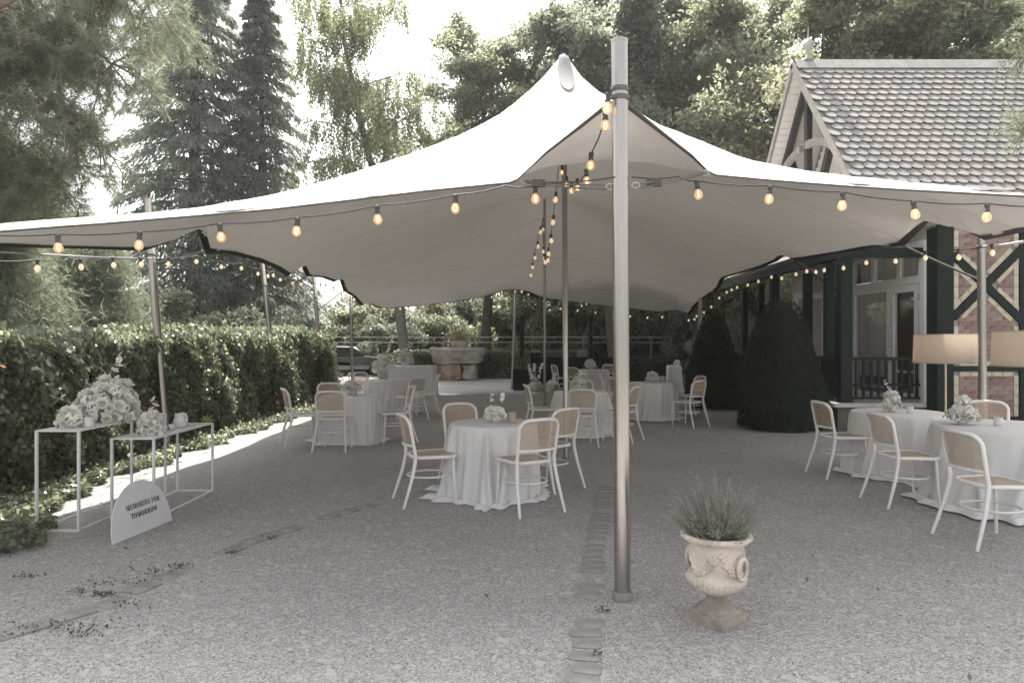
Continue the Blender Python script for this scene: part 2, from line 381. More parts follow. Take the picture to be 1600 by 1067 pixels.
# two rows of stone setts let into the gravel
def sett_row(name, pts, wdt, lng, label, seed):
    rr = random.Random(seed)
    t = thing(name, (*pts[0], 0), label, 'paving', 'stone sett rows in the gravel')
    pts = [Vector((*p, 0)) for p in pts]; i = 0; cur = pts[0].copy(); meshes = []
    for k in range(5):
        b = MB(); hx, hy = wdt / 2 * rr.uniform(.86, 1.05), lng / 2 * rr.uniform(.85, 1.0); c_ = 0.018
        pl = [(-hx + c_, -hy), (hx - c_, -hy + rr.uniform(-.006, .006)), (hx, -hy + c_), (hx, hy - c_), (hx - c_, hy), (-hx + c_, hy + rr.uniform(-.006, .006)), (-hx, hy - c_), (-hx, -hy + c_)]
        b.prism(pl, lambda u, v, t_: (u * (0.96 if t_ > 0 else 1), v * (0.96 if t_ > 0 else 1), t_), -0.03, 0.012); meshes.append(b.mesh('sett', M['sett']))
    total = 0
    for a_, b_ in zip(pts[:-1], pts[1:]):
        d = b_ - a_; L = d.length; d.normalize(); s = 0
        while s < L - lng * 0.5:
            c = a_ + d * (s + lng / 2)
            if rr.random() > 0.1:
                o = put('sett', rr.choice(meshes), t, (c.x - pts[0].x + rr.uniform(-.012, .012), c.y - pts[0].y, gz(c.x, c.y) + rr.uniform(-0.010, 0.001)), (rr.uniform(-.03, .03), rr.uniform(-.03, .03), math.atan2(d.y, d.x) - math.pi / 2 + rr.uniform(-.06, .06)))
            s += lng * 1.08
    return t
gp = lambda x, y: tuple(G(x, y)[:2])
sett_row('sett_row', [(0.29, 2.9), gp(912, 1060), gp(925, 900), gp(932, 850), gp(940, 800), gp(946, 760)], 0.17, 0.125, 'straight row of grey stone setts running towards the tall steel pole', 5)
sett_row('sett_row', [gp(-60, 1020), gp(0, 1000), gp(150, 955), gp(300, 885), gp(400, 848), gp(500, 815), gp(600, 786)], 0.15, 0.22, 'weedy row of half buried setts at the left front of the gravel', 6)

# ------------------------------------------------------------ stretch tent
K = 1.048
def PT(px, py, d): return P(px, py, d * K)
LC = np.array([-4.55, 4.62, 2.17]); RC = np.array([4.85, 4.85, 2.50])
front = [LC, PT(0, 362, 4.32), PT(100, 354, 4.3), PT(158, 350, 4.3), PT(289, 339, 4.3), PT(420, 328, 4.3), PT(557, 312, 4.3), PT(662, 299, 4.3), PT(796, 286, 4.3), PT(808, 281, 4.28),
         PT(853, 239, 4.18), PT(911, 194, 4.08), PT(945, 167, 4.02), PT(963, 158, 4.0), PT(982, 165, 4.04), PT(1042, 213, 4.18), PT(1082, 244, 4.3), PT(1105, 267, 4.4), PT(1119, 274, 4.42),
         PT(1206, 282, 4.45), PT(1319, 291, 4.5), PT(1412, 297, 4.52), PT(1600, 307, 4.55), RC]
left = [LC, PT(0, 384, 5.5), PT(60, 386, 6.0), PT(150, 388, 6.7), PT(225, 391, 7.4), PT(262, 379, 7.8), PT(300, 357, 8.3), PT(309, 356, 8.5), PT(322, 394, 9.0), PT(360, 396, 9.8), PT(400, 406, 10.5), PT(432, 419, 11.4), PT(450, 431, 12.2),
        PT(466, 412, 12.9), PT(470, 412, 13.0), PT(479, 431, 13.5), PT(503, 433, 14.5), PT(522, 440, 15.4), PT(531, 436, 16.1), PT(537, 454, 16.8), PT(552, 463, 17.9), PT(564, 477, 19.0), PT(573, 473, 19.6), PT(595, 481, 20.4)]
back = [left[-1], PT(640, 479, 20.7), PT(700, 472, 21.2), PT(750, 465, 21.6), PT(776, 457, 21.9), PT(797, 448, 22.1), PT(806, 446, 22.2), PT(820, 452, 22.1), PT(850, 466, 21.8), PT(900, 472, 21.5), PT(960, 480, 21.1), PT(1000, 484, 20.8), PT(1035, 488, 20.5), PT(1054, 483, 20.3), PT(1078, 491, 20.0)]
right = [RC, PT(1600, 361, 6.0), PT(1537, 374, 7.2), PT(1503, 357, 7.6), PT(1459, 338, 8.2), PT(1435, 360, 8.5), PT(1412, 383, 8.8), PT(1360, 386, 9.7), PT(1319, 394, 10.5), PT(1280, 400, 11.2), PT(1242, 406, 12.0), PT(1227, 396, 12.5), PT(1215, 407, 12.9), PT(1194, 416, 13.5), PT(1160, 426, 14.9), PT(1134, 433, 15.8), PT(1130, 436, 16.0),
         PT(1124, 450, 16.5), PT(1112, 458, 17.4), PT(1100, 466, 18.0), PT(1088, 476, 19.0), back[-1]]
def resample(pts, n):
    p = np.array(pts); d = np.r_[0, np.cumsum(np.linalg.norm(np.diff(p[:, :2], axis=0), axis=1))]; d /= d[-1]
    t = np.linspace(0, 1, n)
    for k in range(1, len(d) - 1):            # snap the nearest sample to each pulled corner
        j = int(round(d[k] * (n - 1))); t[j] = d[k]
    t.sort()
    return np.stack([np.interp(t, d, p[:, c]) for c in range(3)], 1)
NU, NV = 171, 191
fr_, bk_, lf_, rt_ = resample(front, NU), resample(back, NU), resample(left, NV), resample(right, NV)
u = np.linspace(0, 1, NU)[:, None, None]; v = np.linspace(0, 1, NV)[None, :, None]
GR = (1 - v) * fr_[:, None] + v * bk_[:, None] + (1 - u) * lf_[None] + u * rt_[None] \
    - ((1 - u) * (1 - v) * fr_[0] + u * (1 - v) * fr_[-1] + (1 - u) * v * bk_[0] + u * v * bk_[-1])
peak1 = PT(881, 87, 8.8); peak2 = PT(851, 286, 16.0)
ctrl = [peak1, peak2, PT(827, 143, 8.8), PT(853, 116, 8.8), PT(907, 118, 8.75), PT(930, 140, 8.6), np.array([0.55, 6.4, 1.52 + .279 * 6.4]), PT(700, 229, 8.9), PT(620, 270, 9.0), PT(540, 297, 9.2), PT(470, 316, 9.3), PT(400, 328, 9.0), PT(1200, 268, 7.3), PT(1350, 287, 6.6), PT(770, 192, 8.8), PT(1000, 195, 7.0),
        PT(60, 337, 4.8), PT(-120, 336, 4.8), PT(180, 337, 4.95), PT(268, 327, 5.3), PT(340, 320, 5.6), PT(1470, 286, 4.95), PT(1600, 295, 5.0), PT(1330, 278, 5.2), np.array([0.8, 13.0, 4.35]), np.array([-2.3, 16.5, 3.75]), np.array([3.6, 15.5, 3.7])]
bd = np.concatenate([fr_[::4], bk_[::5], lf_[::4], rt_[::4]])
_, ui = np.unique(np.round(bd[:, :2], 2), axis=0, return_index=True); bd = bd[np.sort(ui)]
cp = np.concatenate([np.array(ctrl), bd])
def phi(d2): return np.sqrt(d2 + 0.07 ** 2)
D2 = ((cp[:, None, :2] - cp[None, :, :2]) ** 2).sum(-1)
A = phi(D2); n_ = len(cp); Pm = np.c_[np.ones(n_), cp[:, :2]]
AA = np.block([[A, Pm], [Pm.T, np.zeros((3, 3))]]); AA[:n_, :n_] += np.eye(n_) * 1e-4
sol = np.linalg.solve(AA, np.r_[cp[:, 2], 0, 0, 0])
def tent_z(XY):
    XY = np.asarray(XY, float).reshape(-1, 2); out = np.zeros(len(XY))
    for s_ in range(0, len(XY), 4000):
        q = XY[s_:s_ + 4000]; d = ((q[:, None] - cp[None, :, :2]) ** 2).sum(-1)
        out[s_:s_ + 4000] = phi(d) @ sol[:n_] + sol[n_] + q @ sol[n_ + 1:]
    return out
inner = GR.copy(); Z = tent_z(GR[..., :2]).reshape(NU, NV)
uu = np.linspace(0, 1, NU)[:, None]; vv = np.linspace(0, 1, NV)[None, :]
for _ in range(1):                            # exact edge heights, blended in over the first rows
    e0 = fr_[:, 2] - Z[:, 0]; e1 = bk_[:, 2] - Z[:, -1]; e2 = lf_[:, 2] - Z[0]; e3 = rt_[:, 2] - Z[-1]
    Z = Z + e0[:, None] * np.exp(-vv * 45) + e1[:, None] * np.exp(-(1 - vv) * 45) + e2[None] * np.exp(-uu * 30) + e3[None] * np.exp(-(1 - uu) * 30)
    Z[:, 0] = fr_[:, 2]; Z[:, -1] = bk_[:, 2]; Z[0] = lf_[:, 2]; Z[-1] = rt_[:, 2]
# relax the sheet slightly away from the peaks, then radiating tension wrinkles at the pulled corners
rp_ = np.minimum(np.hypot(GR[..., 0] - peak1[0], GR[..., 1] - peak1[1]), np.hypot(GR[..., 0] - peak2[0], GR[..., 1] - peak2[1])); wz = np.clip((rp_ - .7) / .8, 0, 1)[1:-1, 1:-1] * .8
for _ in range(40):
    av = (Z[:-2, 1:-1] + Z[2:, 1:-1] + Z[1:-1, :-2] + Z[1:-1, 2:]) / 4; Z[1:-1, 1:-1] = Z[1:-1, 1:-1] * (1 - wz) + av * wz
for c_, a_ in [(PT(808, 285, 4.28), .016), (PT(1112, 272, 4.38), .016), (PT(963, 158, 4.0), .010), (PT(322, 394, 9.0), .02), (PT(479, 431, 13.5), .02), (PT(537, 454, 16.8), .02), (PT(1412, 383, 8.8), .02), (PT(1537, 374, 7.2), .02), (PT(1242, 406, 12.0), .02), (PT(1120, 454, 16.8), .02), (PT(370, 330, 4.5), .010), (PT(590, 308, 4.5), .010), (PT(1330, 288, 4.75), .010), (peak1, .012)]:
    dx, dy = GR[..., 0] - c_[0], GR[..., 1] - c_[1]; d_ = np.hypot(dx, dy); an_ = np.arctan2(dy, dx)
    wv_ = a_ * np.sin(an_ * 17 + 1.3 * np.sin(an_ * 5)) * np.exp(-d_ / .75) * np.clip(d_ / .3, 0, 1); Z[1:-1, 1:-1] += wv_[1:-1, 1:-1]
GR[..., 2] = Z
tent = thing('stretch_tent', (0, 10, 0), 'large off-white stretch tent with two peaks spanning the gravel court', 'tent')
idx = np.arange(NU * NV).reshape(NU, NV)
q = np.stack([idx[:-1, :-1], idx[1:, :-1], idx[1:, 1:], idx[:-1, 1:]], -1).reshape(-1, 4)
tme = npmesh('canopy', GR.reshape(-1, 3) - WL[tent.name], q, M['tent'], True)
uvl = tme.uv_layers.new(name='uv'); UV = np.stack(np.meshgrid(u.ravel(), v.ravel(), indexing='ij'), -1).reshape(-1, 2)
uvl.data.foreach_set('uv', UV[q.ravel()].astype(np.float32).ravel())
canopy = put('canopy', tme, tent)
# hem bands sewn on the underside of each edge
def hem(edge, inn, width, m, name, drop=0.006, lip=0.012):
    d = inn - edge; d /= np.maximum(np.linalg.norm(d, axis=1, keepdims=True), 1e-6)
    b = MB(); a0 = edge + (0, 0, -drop); a1 = edge + d * width + (0, 0, -drop); out_ = edge - d * lip; n = len(edge)
    up = edge + (0, 0, drop) - d * lip
    vs = np.concatenate([a1, a0 - d * lip, up, edge + (0, 0, drop) + d * 0.02]); fs = []
    for k in range(3):
        for i in range(n - 1): fs.append((k * n + i, k * n + i + 1, (k + 1) * n + i + 1, (k + 1) * n + i))
    b.add(vs, fs); return b.build(name, m, canopy, True)
hem(fr_, GR[:, 3], 0.03, M['hem2'], 'hem'); hem(bk_, GR[:, -4], 0.07, M['hem'], 'hem')
hem(lf_, GR[4], 0.085, M['hem'], 'hem'); hem(rt_, GR[-5], 0.085, M['hem'], 'hem')
# grey reinforcement patches on top of the fabric
def surf_patch(cx, cy, rx, ry, ang=0.0, lift=0.014):
    b = MB(); vs = []; fs = []; nr, na = 5, 20
    for i in range(nr + 1):
        for j in range(na):
            t = 2 * math.pi * j / na; x = rx * i / nr * math.cos(t); y = ry * i / nr * math.sin(t)
            vs.append((cx + x * math.cos(ang) - y * math.sin(ang), cy + x * math.sin(ang) + y * math.cos(ang)))
    z = tent_z(vs) + lift
    vs = [(p[0], p[1], zz) for p, zz in zip(vs, z)]
    for i in range(nr):
        for j in range(na): fs.append((i * na + j, i * na + (j + 1) % na, (i + 1) * na + (j + 1) % na, (i + 1) * na + j))
    b.add(vs, fs); b.build('reinforcement_patch', M['patch'], canopy, True)
surf_patch(peak1[0] - 0.0, peak1[1] - 0.36, 0.10, 0.42, lift=0.032)
surf_patch(peak2[0], peak2[1] - 0.2, 0.115, 0.34)
for px, py, d in ((370, 330, 4.52), (590, 308, 4.5), (1330, 288, 4.75), (1545, 303, 4.8)):
    p = PT(px, py, d); surf_patch(p[0], p[1], 0.17, 0.075)

# steel poles
def pole(base, top, r, label, collars=()):
    t = thing('tent_pole', base, label, 'tent pole', 'brushed steel poles holding up the tent')
    b = MB(); b.tube([base + np.array([0, 0, 0.012]), base * 0.5 + top * 0.5, top], r, 20); b.build('shaft', M['steel'], t, True)
    b = MB(); b.tube([top - (0, 0, 0.004), top + (0, 0, 0.012)], r * 1.03, 20); b.build('end_cap', M['steel'], t, True)
    b = MB(); b.lathe([(r * 1.25, 0.0), (r * 1.25, 0.05), (r * 1.02, 0.055)], base + np.array([0, 0, 0.012]), 20); b.build('foot_collar', M['collar'], t, True)
    for z in collars:
        f_ = z / top[2]; c = base * (1 - f_) + top * f_
        b = MB(); b.lathe([(r * 1.02, -0.016), (r * 1.12, -0.014), (r * 1.12, 0.014), (r * 1.02, 0.016)], c, 20); b.build('strap_loop', M['strap'], t, True)
    return t
mp0 = G(973, 940); mp1 = P(968, 66, 4.03)
main = pole(mp0, mp1, 0.048, 'tallest steel pole in front of the tent with straps to both corners', (3.02, 2.97))
ppos = {}
for key, base, top, r, lab, col in [
    ('c1', G(884.5, 722), peak1 - (0, 0, 0.06), 0.036, 'slim centre pole rising to the front tent peak', ()),
    ('c2', G(851, 634), peak2 - (0, 0, 0.06), 0.033, 'slim pole under the second tent peak left of the front one', ()),
    ('l1', G(260, 710), P(230, 312, 9.43), 0.052, 'leaning steel pole behind the two white console tables', (2.75,)),
    ('l2', G(435, 651), P(409, 405, 14.4), 0.050, 'leaning pole before the hedge, second from the white consoles', (2.75,)),
    ('l3', G(505, 628), P(490, 428, 18.0), 0.050, 'leaning pole at the far end of the leafy hedge', (2.75,)),
    ('l4', G(551, 613), P(548, 464, 21.6), 0.048, 'thin pole at the back corner of the tent beyond the hedge', ()),
    ('b1', G(800, 608), P(806, 450, 23.3), 0.050, 'pole holding the middle of the back edge beside the black loudspeaker', ()),
    ('r1', np.array([5.79, 8.38, 0]), P(1533, 372, 8.38), 0.046, 'steel pole between the two floor lamps before the brick wall', (2.72,)),
    ('r4', np.array([5.0, 18.2, 0]), P(1094, 466, 18.2), 0.046, 'half hidden pole behind the pointed topiary bush', ())]:
    pole(base, np.asarray(top), r, lab, col); ppos[key] = (base, np.asarray(top))

# ratchet straps and ropes belong to the tent
def strapline(a, b, r=0.006, m='strap', name='strap'):
    bb = MB(); bb.tube([a, (np.asarray(a) * .5 + np.asarray(b) * .5) - (0, 0, 0.01), b], r, 6); bb.build(name, M[m], tent, True)
def pole_at(k, z): b, t = ppos[k]; f = z / t[2]; return b * (1 - f) + t * f
def ring(c, r, name='carabiner', axis=0):
    b = MB(); an = np.linspace(0, 2 * np.pi, 13)[:-1]
    pts = [np.array(c) + r * np.array([math.cos(t), 0, math.sin(t) * .7]) for t in an]; b.tube(pts, 0.005, 6, closed=True); b.build(name, M['steel'], tent, True)
eyeL = np.array([mp0[0] - 0.075, 4.03, P(0, 292, 4.03)[2]]); eyeR = np.array([mp0[0] + 0.075, 4.03, P(0, 290, 4.03)[2]])
for e_, tgt, sg in ((eyeL, PT(808, 285, 4.28), -1), (eyeR, PT(1112, 272, 4.38), 1)):
    ring(e_, 0.024); ring(tgt + np.array([sg * -0.05, -0.02, 0.0]), 0.026)
    for dz in (-0.014, 0.010): strapline(e_ + np.array([sg * 0.02, 0, dz]), tgt + np.array([sg * -0.06, -0.02, dz * 0.5]), 0.006)
    b = MB(); mid = e_ * 0.78 + tgt * 0.22 if sg > 0 else e_ * 0.25 + tgt * 0.75; b.box(mid, (0.085, 0.03, 0.045)); b.build('ratchet_buckle', M['darkmetal'], tent)
for dx in (-0.05, -0.065): strapline((mp0[0] + dx, 4.0, 2.98), PT(960, 165, 4.0), 0.005)
ring((mp0[0] - 0.06, 4.0, 2.93), 0.022)
strapline(pole_at('l1', 2.63), PT(318, 393, 9.0), 0.014); strapline(pole_at('l1', 3.3), PT(262, 330, 9.2), 0.012, 'rope')
strapline(pole_at('l2', 2.45), PT(479, 431, 13.5), 0.016); strapline(pole_at('l3', 2.4), PT(537, 454, 16.8), 0.014)
strapline(pole_at('r1', 2.72), PT(1600, 377, 6.6), 0.012, 'rope'); strapline(pole_at('r1', 2.3), PT(1412, 384, 8.8), 0.016)
strapline(PT(0, 394, 5.4), PT(236, 404, 8.9), 0.010, 'rope')
strapline(PT(1242, 406, 12.0), P(1310, 456, 12.6), 0.014, 'cable', 'guy_rope'); strapline(PT(1134, 433, 15.8), P(1195, 475, 16.8), 0.014, 'cable', 'guy_rope')

# ------------------------------------------------------------ string lights
sk = MB().lathe([(0.006, 0.0), (0.017, -0.004), (0.018, -0.018), (0.0155, -0.022), (0.0155, -0.045), (0.019, -0.047), (0.019, -0.053), (0.013, -0.055)], seg=10).mesh('socket', M['socket'], True)
bb_ = MB().lathe([(0.012, -0.054), (0.020, -0.066), (0.027, -0.084), (0.0285, -0.098), (0.024, -0.112), (0.014, -0.121), (0.003, -0.125)], seg=12).mesh('bulb', M['bulb'], True)
fl = MB(); fl.tube([(0.005, 0, -0.066), (0.009, 0, -0.090), (0.006, 0, -0.106), (0, 0, -0.108), (-0.006, 0, -0.106), (-0.009, 0, -0.090), (-0.005, 0, -0.066)], 0.0022, 5)
fl = fl.mesh('filament', M['filament'])
fb = MB().lathe([(0.012, -0.054), (0.027, -0.084), (0.0285, -0.098), (0.014, -0.121), (0.003, -0.125)], seg=8).mesh('bulb', M['litbulb'], True)
def string_lights(pts, bulbs, label, r=0.0045, far=False, scale=1.0, sag=0.02):
    """pts: cable path; bulbs: attachment points"""
    t = thing('string_lights', pts[0], label, 'string lights', 'festoon string lights on the tent')
    path = []
    for a_, b_ in zip(pts[:-1], pts[1:]):
        a_, b_ = np.asarray(a_), np.asarray(b_)
        for k in range(5):
            f_ = k / 5; path.append(a_ * (1 - f_) + b_ * f_ - (0, 0, sag * 4 * f_ * (1 - f_)))
    path.append(np.asarray(pts[-1]))
    MB().tube(path, r, 6).build('cable', M['cable'], t, True)
    for p in bulbs:
        rx = (rnd.uniform(-.12, .12), rnd.uniform(-.12, .12), rnd.uniform(0, 3))
        o = put('bulb', fb if far else bb_, t, np.asarray(p) - WL[t.name], rx, scale)
        put('socket', sk, o)
        if not far: put('filament', fl, o)
    return t
lb = [PT(x, y, 4.2) for x, y in ((-35, 366), (90, 366), (218, 362), (343, 349), (465, 340), (589, 321), (712, 304), (836, 290))]
string_lights([PT(-80, 367, 4.2)] + lb[:-1] + [PT(790, 290, 4.22), lb[-1], PT(850, 285, 4.15), (mp0[0] - 0.05, 4.0, 2.5)], lb, 'string of amber bulbs along the front edge left of the tallest pole', sag=0.012)
rb = [PT(x, y, 4.33) for x, y in ((1089, 283), (1204, 290), (1317, 300), (1427, 314), (1543, 318), (1655, 322))]
string_lights([(mp0[0] + 0.05, 4.0, 2.5), PT(1060, 276, 4.3)] + rb + [PT(1700, 324, 4.33)], rb, 'string of amber bulbs along the front edge right of the tallest pole', sag=0.012)
cpts = [P(949, 100, 3.97), P(950, 140, 3.98), P(948, 172, 4.1), P(946, 182, 4.2), P(936, 215, 4.3), P(923, 242, 4.6), P(916, 270, 5.0), P(907, 283, 5.8), P(895, 290, 6.9), P(888, 283, 7.6), P(883, 272, 8.2), P(877, 258, 8.9)]
cb = [P(951, 145, 3.98), P(946, 174, 4.18), P(924, 238, 4.55), P(916, 264, 4.95), P(902, 279, 6.4), P(893, 285, 7.0), P(886, 276, 7.9), P(878, 259, 8.8)]
string_lights(cpts, cb, 'short swag of bulbs from the tallest pole to the front tent peak', sag=0.0)
c2 = [P(873, 260, 9.2), P(869, 296, 10.0), P(865, 335, 11.0), P(861, 365, 12.0), P(857, 388, 13.0), P(855, 400, 14.0), P(852, 396, 15.0), P(849, 380, 15.8), P(848, 350, 16.4), P(849, 340, 16.8)]
string_lights(c2, [P(869, 300, 10.0), P(865, 336, 11.0), P(860.5, 366, 12), P(857, 387, 13), P(855.5, 398, 14), P(852, 401, 14.5), P(850, 396, 15.0), P(849.5, 385, 15.8), P(848, 351, 16.5)], 'hanging loop of small lit bulbs between the two centre poles', r=0.006, far=True, scale=1.35, sag=0.0)
c3 = [P(849, 340, 16.8), P(845, 354, 17.2), P(840, 377, 18), P(835, 395, 18.8), P(832, 410, 19.6), P(829, 423, 20.4), P(824, 434, 21.3), P(821, 441, 22.2), P(816, 449, 23.2)]
string_lights(c3, c3[1:], 'line of small bulbs falling from the second peak to the back edge', r=0.007, far=True, scale=1.6, sag=0.0)
lz = [(-30, 405), (58, 405), (125, 404), (176, 402), (219, 402), (263, 402), (307, 399), (345, 408), (376, 411), (403, 420), (418, 424), (426, 423), (438, 430), (457, 436), (471, 438), (487, 441), (501, 443), (509, 444), (521, 448), (534, 459), (542, 470), (553, 478), (561, 482)]
Xl = -4.48
lpts = []
for i, (x, y) in enumerate(lz):
    Y = Xl * F / (x - 800) * (1.0); lpts.append(P(x, y, min(Y, 21.5)))
string_lights(lpts, lpts, 'festoon of small bulbs along the hedge side of the tent', r=0.005, far=True, sag=0.02, scale=1.0)
kz = [(561, 482), (595, 484), (625, 478), (660, 472), (700, 470), (735, 466), (768, 460), (790, 462), (805, 451), (826, 456), (850, 466), (876, 478), (903, 481), (931, 484), (958, 487), (985, 490), (1012, 492), (1035, 491), (1076, 496)]
kp = [P(x, y, 23.0 - abs(x - 806) / 250 * 1.2) for x, y in kz]
string_lights(kp, kp[1:], 'festoon of tiny bulbs along the far back edge of the tent', r=0.007, far=True, sag=0.03, scale=1.05)
rz_ = [(1076, 496), (1085, 494), (1089, 489), (1100, 483), (1112, 474), (1124, 460), (1136, 451), (1143, 447), (1152, 443), (1169, 439), (1185, 433), (1206, 426), (1222, 428), (1244, 421), (1261, 416), (1274, 417), (1289, 414), (1317, 410), (1353, 401), (1398, 398), (1445, 392), (1497, 390), (1550, 382), (1620, 376)]
rp = [P(x, y, min(5.15 * F / (x - 800), 21.0)) for x, y in rz_]
string_lights(rp, rp[1:], 'festoon of small bulbs along the house side of the tent', r=0.005, far=True, sag=0.02, scale=1.0)

# ------------------------------------------------------------ chairs
def make_chair():
    """front towards +Y, origin on the ground under the seat centre"""
    D = {}
    def frame_pts(w0, w1, y0, y1, r, z, n=5):
        c = [(-w0 / 2, y0), (w0 / 2, y0), (w1 / 2, y1), (-w1 / 2, y1)]; out_ = []
        for k, (cx, cy) in enumerate(c):
            sx = 1 if cx > 0 else -1; sy = 1 if cy > 0 else -1
            for j in range(n):
                t = (j / (n - 1)) * math.pi / 2
                st = {0: math.pi, 1: 1.5 * math.pi, 2: 0, 3: math.pi / 2}[k] + t
                out_.append((cx - sx * r + r * math.cos(st), cy - sy * r + r * math.sin(st), z))
        return out_
    fp = frame_pts(0.375, 0.43, -0.19, 0.215, 0.09, 0.452)
    b = MB(); b.tube(fp, 0.0175, 8, closed=True); D['seat_frame'] = b.mesh('seat_frame', M['white'], True)
    b = MB(); ip = [(x * 0.95, y * 0.95, 0.462) for x, y, z in fp]; b.add(ip + [(0, 0, 0.458)], [(i, (i + 1) % len(ip), len(ip)) for i in range(len(ip))])
    D['cane_seat'] = b.mesh('cane_seat', M['cane'])
    for nm, s in (('a', -1), ('b', 1)):
        b = MB(); b.tube([(s * 0.235, -0.315, 0.0), (s * 0.225, -0.275, 0.12), (s * 0.21, -0.225, 0.28), (s * 0.196, -0.195, 0.42), (s * 0.193, -0.192, 0.50)], [0.0125, 0.014, 0.0165, 0.018, 0.018], 8)
        D['rear_' + nm] = b.mesh('leg', M['white'], True)
        b = MB(); b.tube([(s * 0.195, 0.205, 0.0), (s * 0.185, 0.188, 0.2), (s * 0.178, 0.175, 0.44)], [0.0115, 0.015, 0.018], 8)
        D['front_' + nm] = b.mesh('leg', M['white'], True)
    # back: bent hoop rising out of the rear legs, raked backwards and slightly hollow
    def by(x, z): return -0.192 - 0.20 * (z - 0.50) - 0.05 * (1 - (x / 0.2) ** 2) * 1.0
    hp = []
    for z in (0.50, 0.56, 0.63, 0.70, 0.755): hp.append((-0.193 - (z - .5) * .03, z))
    for k in range(1, 7):
        t = math.pi - k / 7 * math.pi / 2; hp.append((-0.106 + 0.095 * math.cos(t), 0.755 + 0.09 * math.sin(t)))
    hp.append((-0.06, 0.847)); hp.append((0, 0.85))
    hp += [(-x, z) for x, z in hp[:-1][::-1]]
    b = MB(); b.tube([(x, by(x, z), z) for x, z in hp], 0.0165, 8); D['back_frame'] = b.mesh('back_frame', M['white'], True)
    b = MB(); b.tube([(x, by(x, 0.565), 0.565) for x in np.linspace(-0.192, 0.192, 7)], 0.014, 8); D['back_rail'] = b.mesh('back_rail', M['white'], True)
    b = MB(); rows = 8; cols = 10; vs = []
    for i in range(rows + 1):
        z = 0.57 + (0.84 - 0.57) * i / rows
        hw = 0.192 + (z - .5) * .03 if z < 0.755 else 0.106 + 0.095 * math.sqrt(max(0.0, 1 - ((z - 0.755) / 0.09) ** 2))
        for j in range(cols + 1):
            x = -hw + 2 * hw * j / cols; vs.append((x, by(x, z), z))
    b.add(vs, [(i * (cols + 1) + j, i * (cols + 1) + j + 1, (i + 1) * (cols + 1) + j + 1, (i + 1) * (cols + 1) + j) for i in range(rows) for j in range(cols)])
    D['cane_back'] = b.mesh('cane_back', M['cane'], True)
    b = MB(); b.tube([(0.198 * math.cos(t), -0.012 + 0.205 * math.sin(t), 0.265) for t in np.linspace(0, 2 * math.pi, 33)[:-1]], 0.0095, 6, closed=True); D['stretcher'] = b.mesh('stretcher', M['white'], True)
    return D
CH = make_chair()
GC = 'white bentwood chairs with cane seats'
def chair(x, y, deg, label):
    t = thing('cane_chair', (x, y, gz(x, y)), label, 'chair', GC, rz=R(deg - 90 + rnd.uniform(-2, 2)))
    put('seat_frame', CH['seat_frame'], t); put('cane_seat', CH['cane_seat'], t)
    for k in ('rear_a', 'rear_b', 'front_a', 'front_b'): put('leg', CH[k], t)
    bf = put('back_frame', CH['back_frame'], t); put('back_rail', CH['back_rail'], bf); put('cane_back', CH['cane_back'], t)
    put('stretcher', CH['stretcher'], t)
chairs = [
    (-0.79, 6.59, 22, 'cane chair left of the nearest centre table, its seat turned right'),
    (-0.46, 7.43, -62, 'cane chair behind the nearest centre table, only its back above the cloth'),
    (0.12, 6.31, 118, 'cane chair with its back to us at the front right of the nearest centre table'),
    (0.385, 7.27, 135, 'cane chair right of the nearest centre table, beside the slim centre pole'),
    (-3.15, 10.29, 28, 'outermost cane chair beside the leafy hedge, seat turned right'),
    (-2.55, 9.81, 90, 'cane chair with its back square to us before the table near the hedge'),
    (-1.82, 10.62, 200, 'cane chair seen edge-on right of the table near the hedge'),
    (-3.0, 11.45, -60, 'cane chair behind the flowers of the table near the hedge'),
    (-2.05, 13.75, 135, 'cane chair turned away in front of the far left table'),
    (-1.87, 14.75, 192, 'cane chair in profile right of the far left table'),
    (-3.35, 15.8, -40, 'shaded cane chair left behind the far left table'),
    (0.50, 11.25, 8, 'cane chair left of the centre table behind the slim pole, turned right'),
    (1.03, 10.33, 92, 'cane chair square to us before the centre table right of the slim pole'),
    (1.69, 10.71, 150, 'cane chair half hidden behind the tallest pole'),
    (1.27, 12.2, -90, 'cane chair behind the centre table right of the slim pole, mostly hidden by its flowers'),
    (2.15, 14.3, -12, 'cane chair left of the table near the first topiary, back of the pair'),
    (2.2, 13.35, 20, 'cane chair left of the table near the first topiary, front of the pair'),
    (3.25, 12.62, 130, 'front cane chair of the two beside the pointed topiary'),
    (3.62, 13.95, 195, 'rear cane chair of the two beside the pointed topiary'),
    (1.55, 21.4, -30, 'far cane chair left of the small table near the black booth'),
    (1.9, 19.8, 50, 'far cane chair in front of the small table near the black booth'),
    (3.0, 22.0, -120, 'farthest cane chair, behind the small table near the black booth'),
    (3.81, 7.88, 5, 'cane chair left of the table nearest the veranda rail'),
    (3.75, 6.5, 4, 'middle cane chair of the three in a line on the right'),
    (3.69, 5.25, 4, 'nearest cane chair, front right, pulled up to the cloth cut by the frame'),
    (5.33, 7.62, -118, 'cane chair behind the right front table, only its top showing')]
for c in chairs: chair(*c)

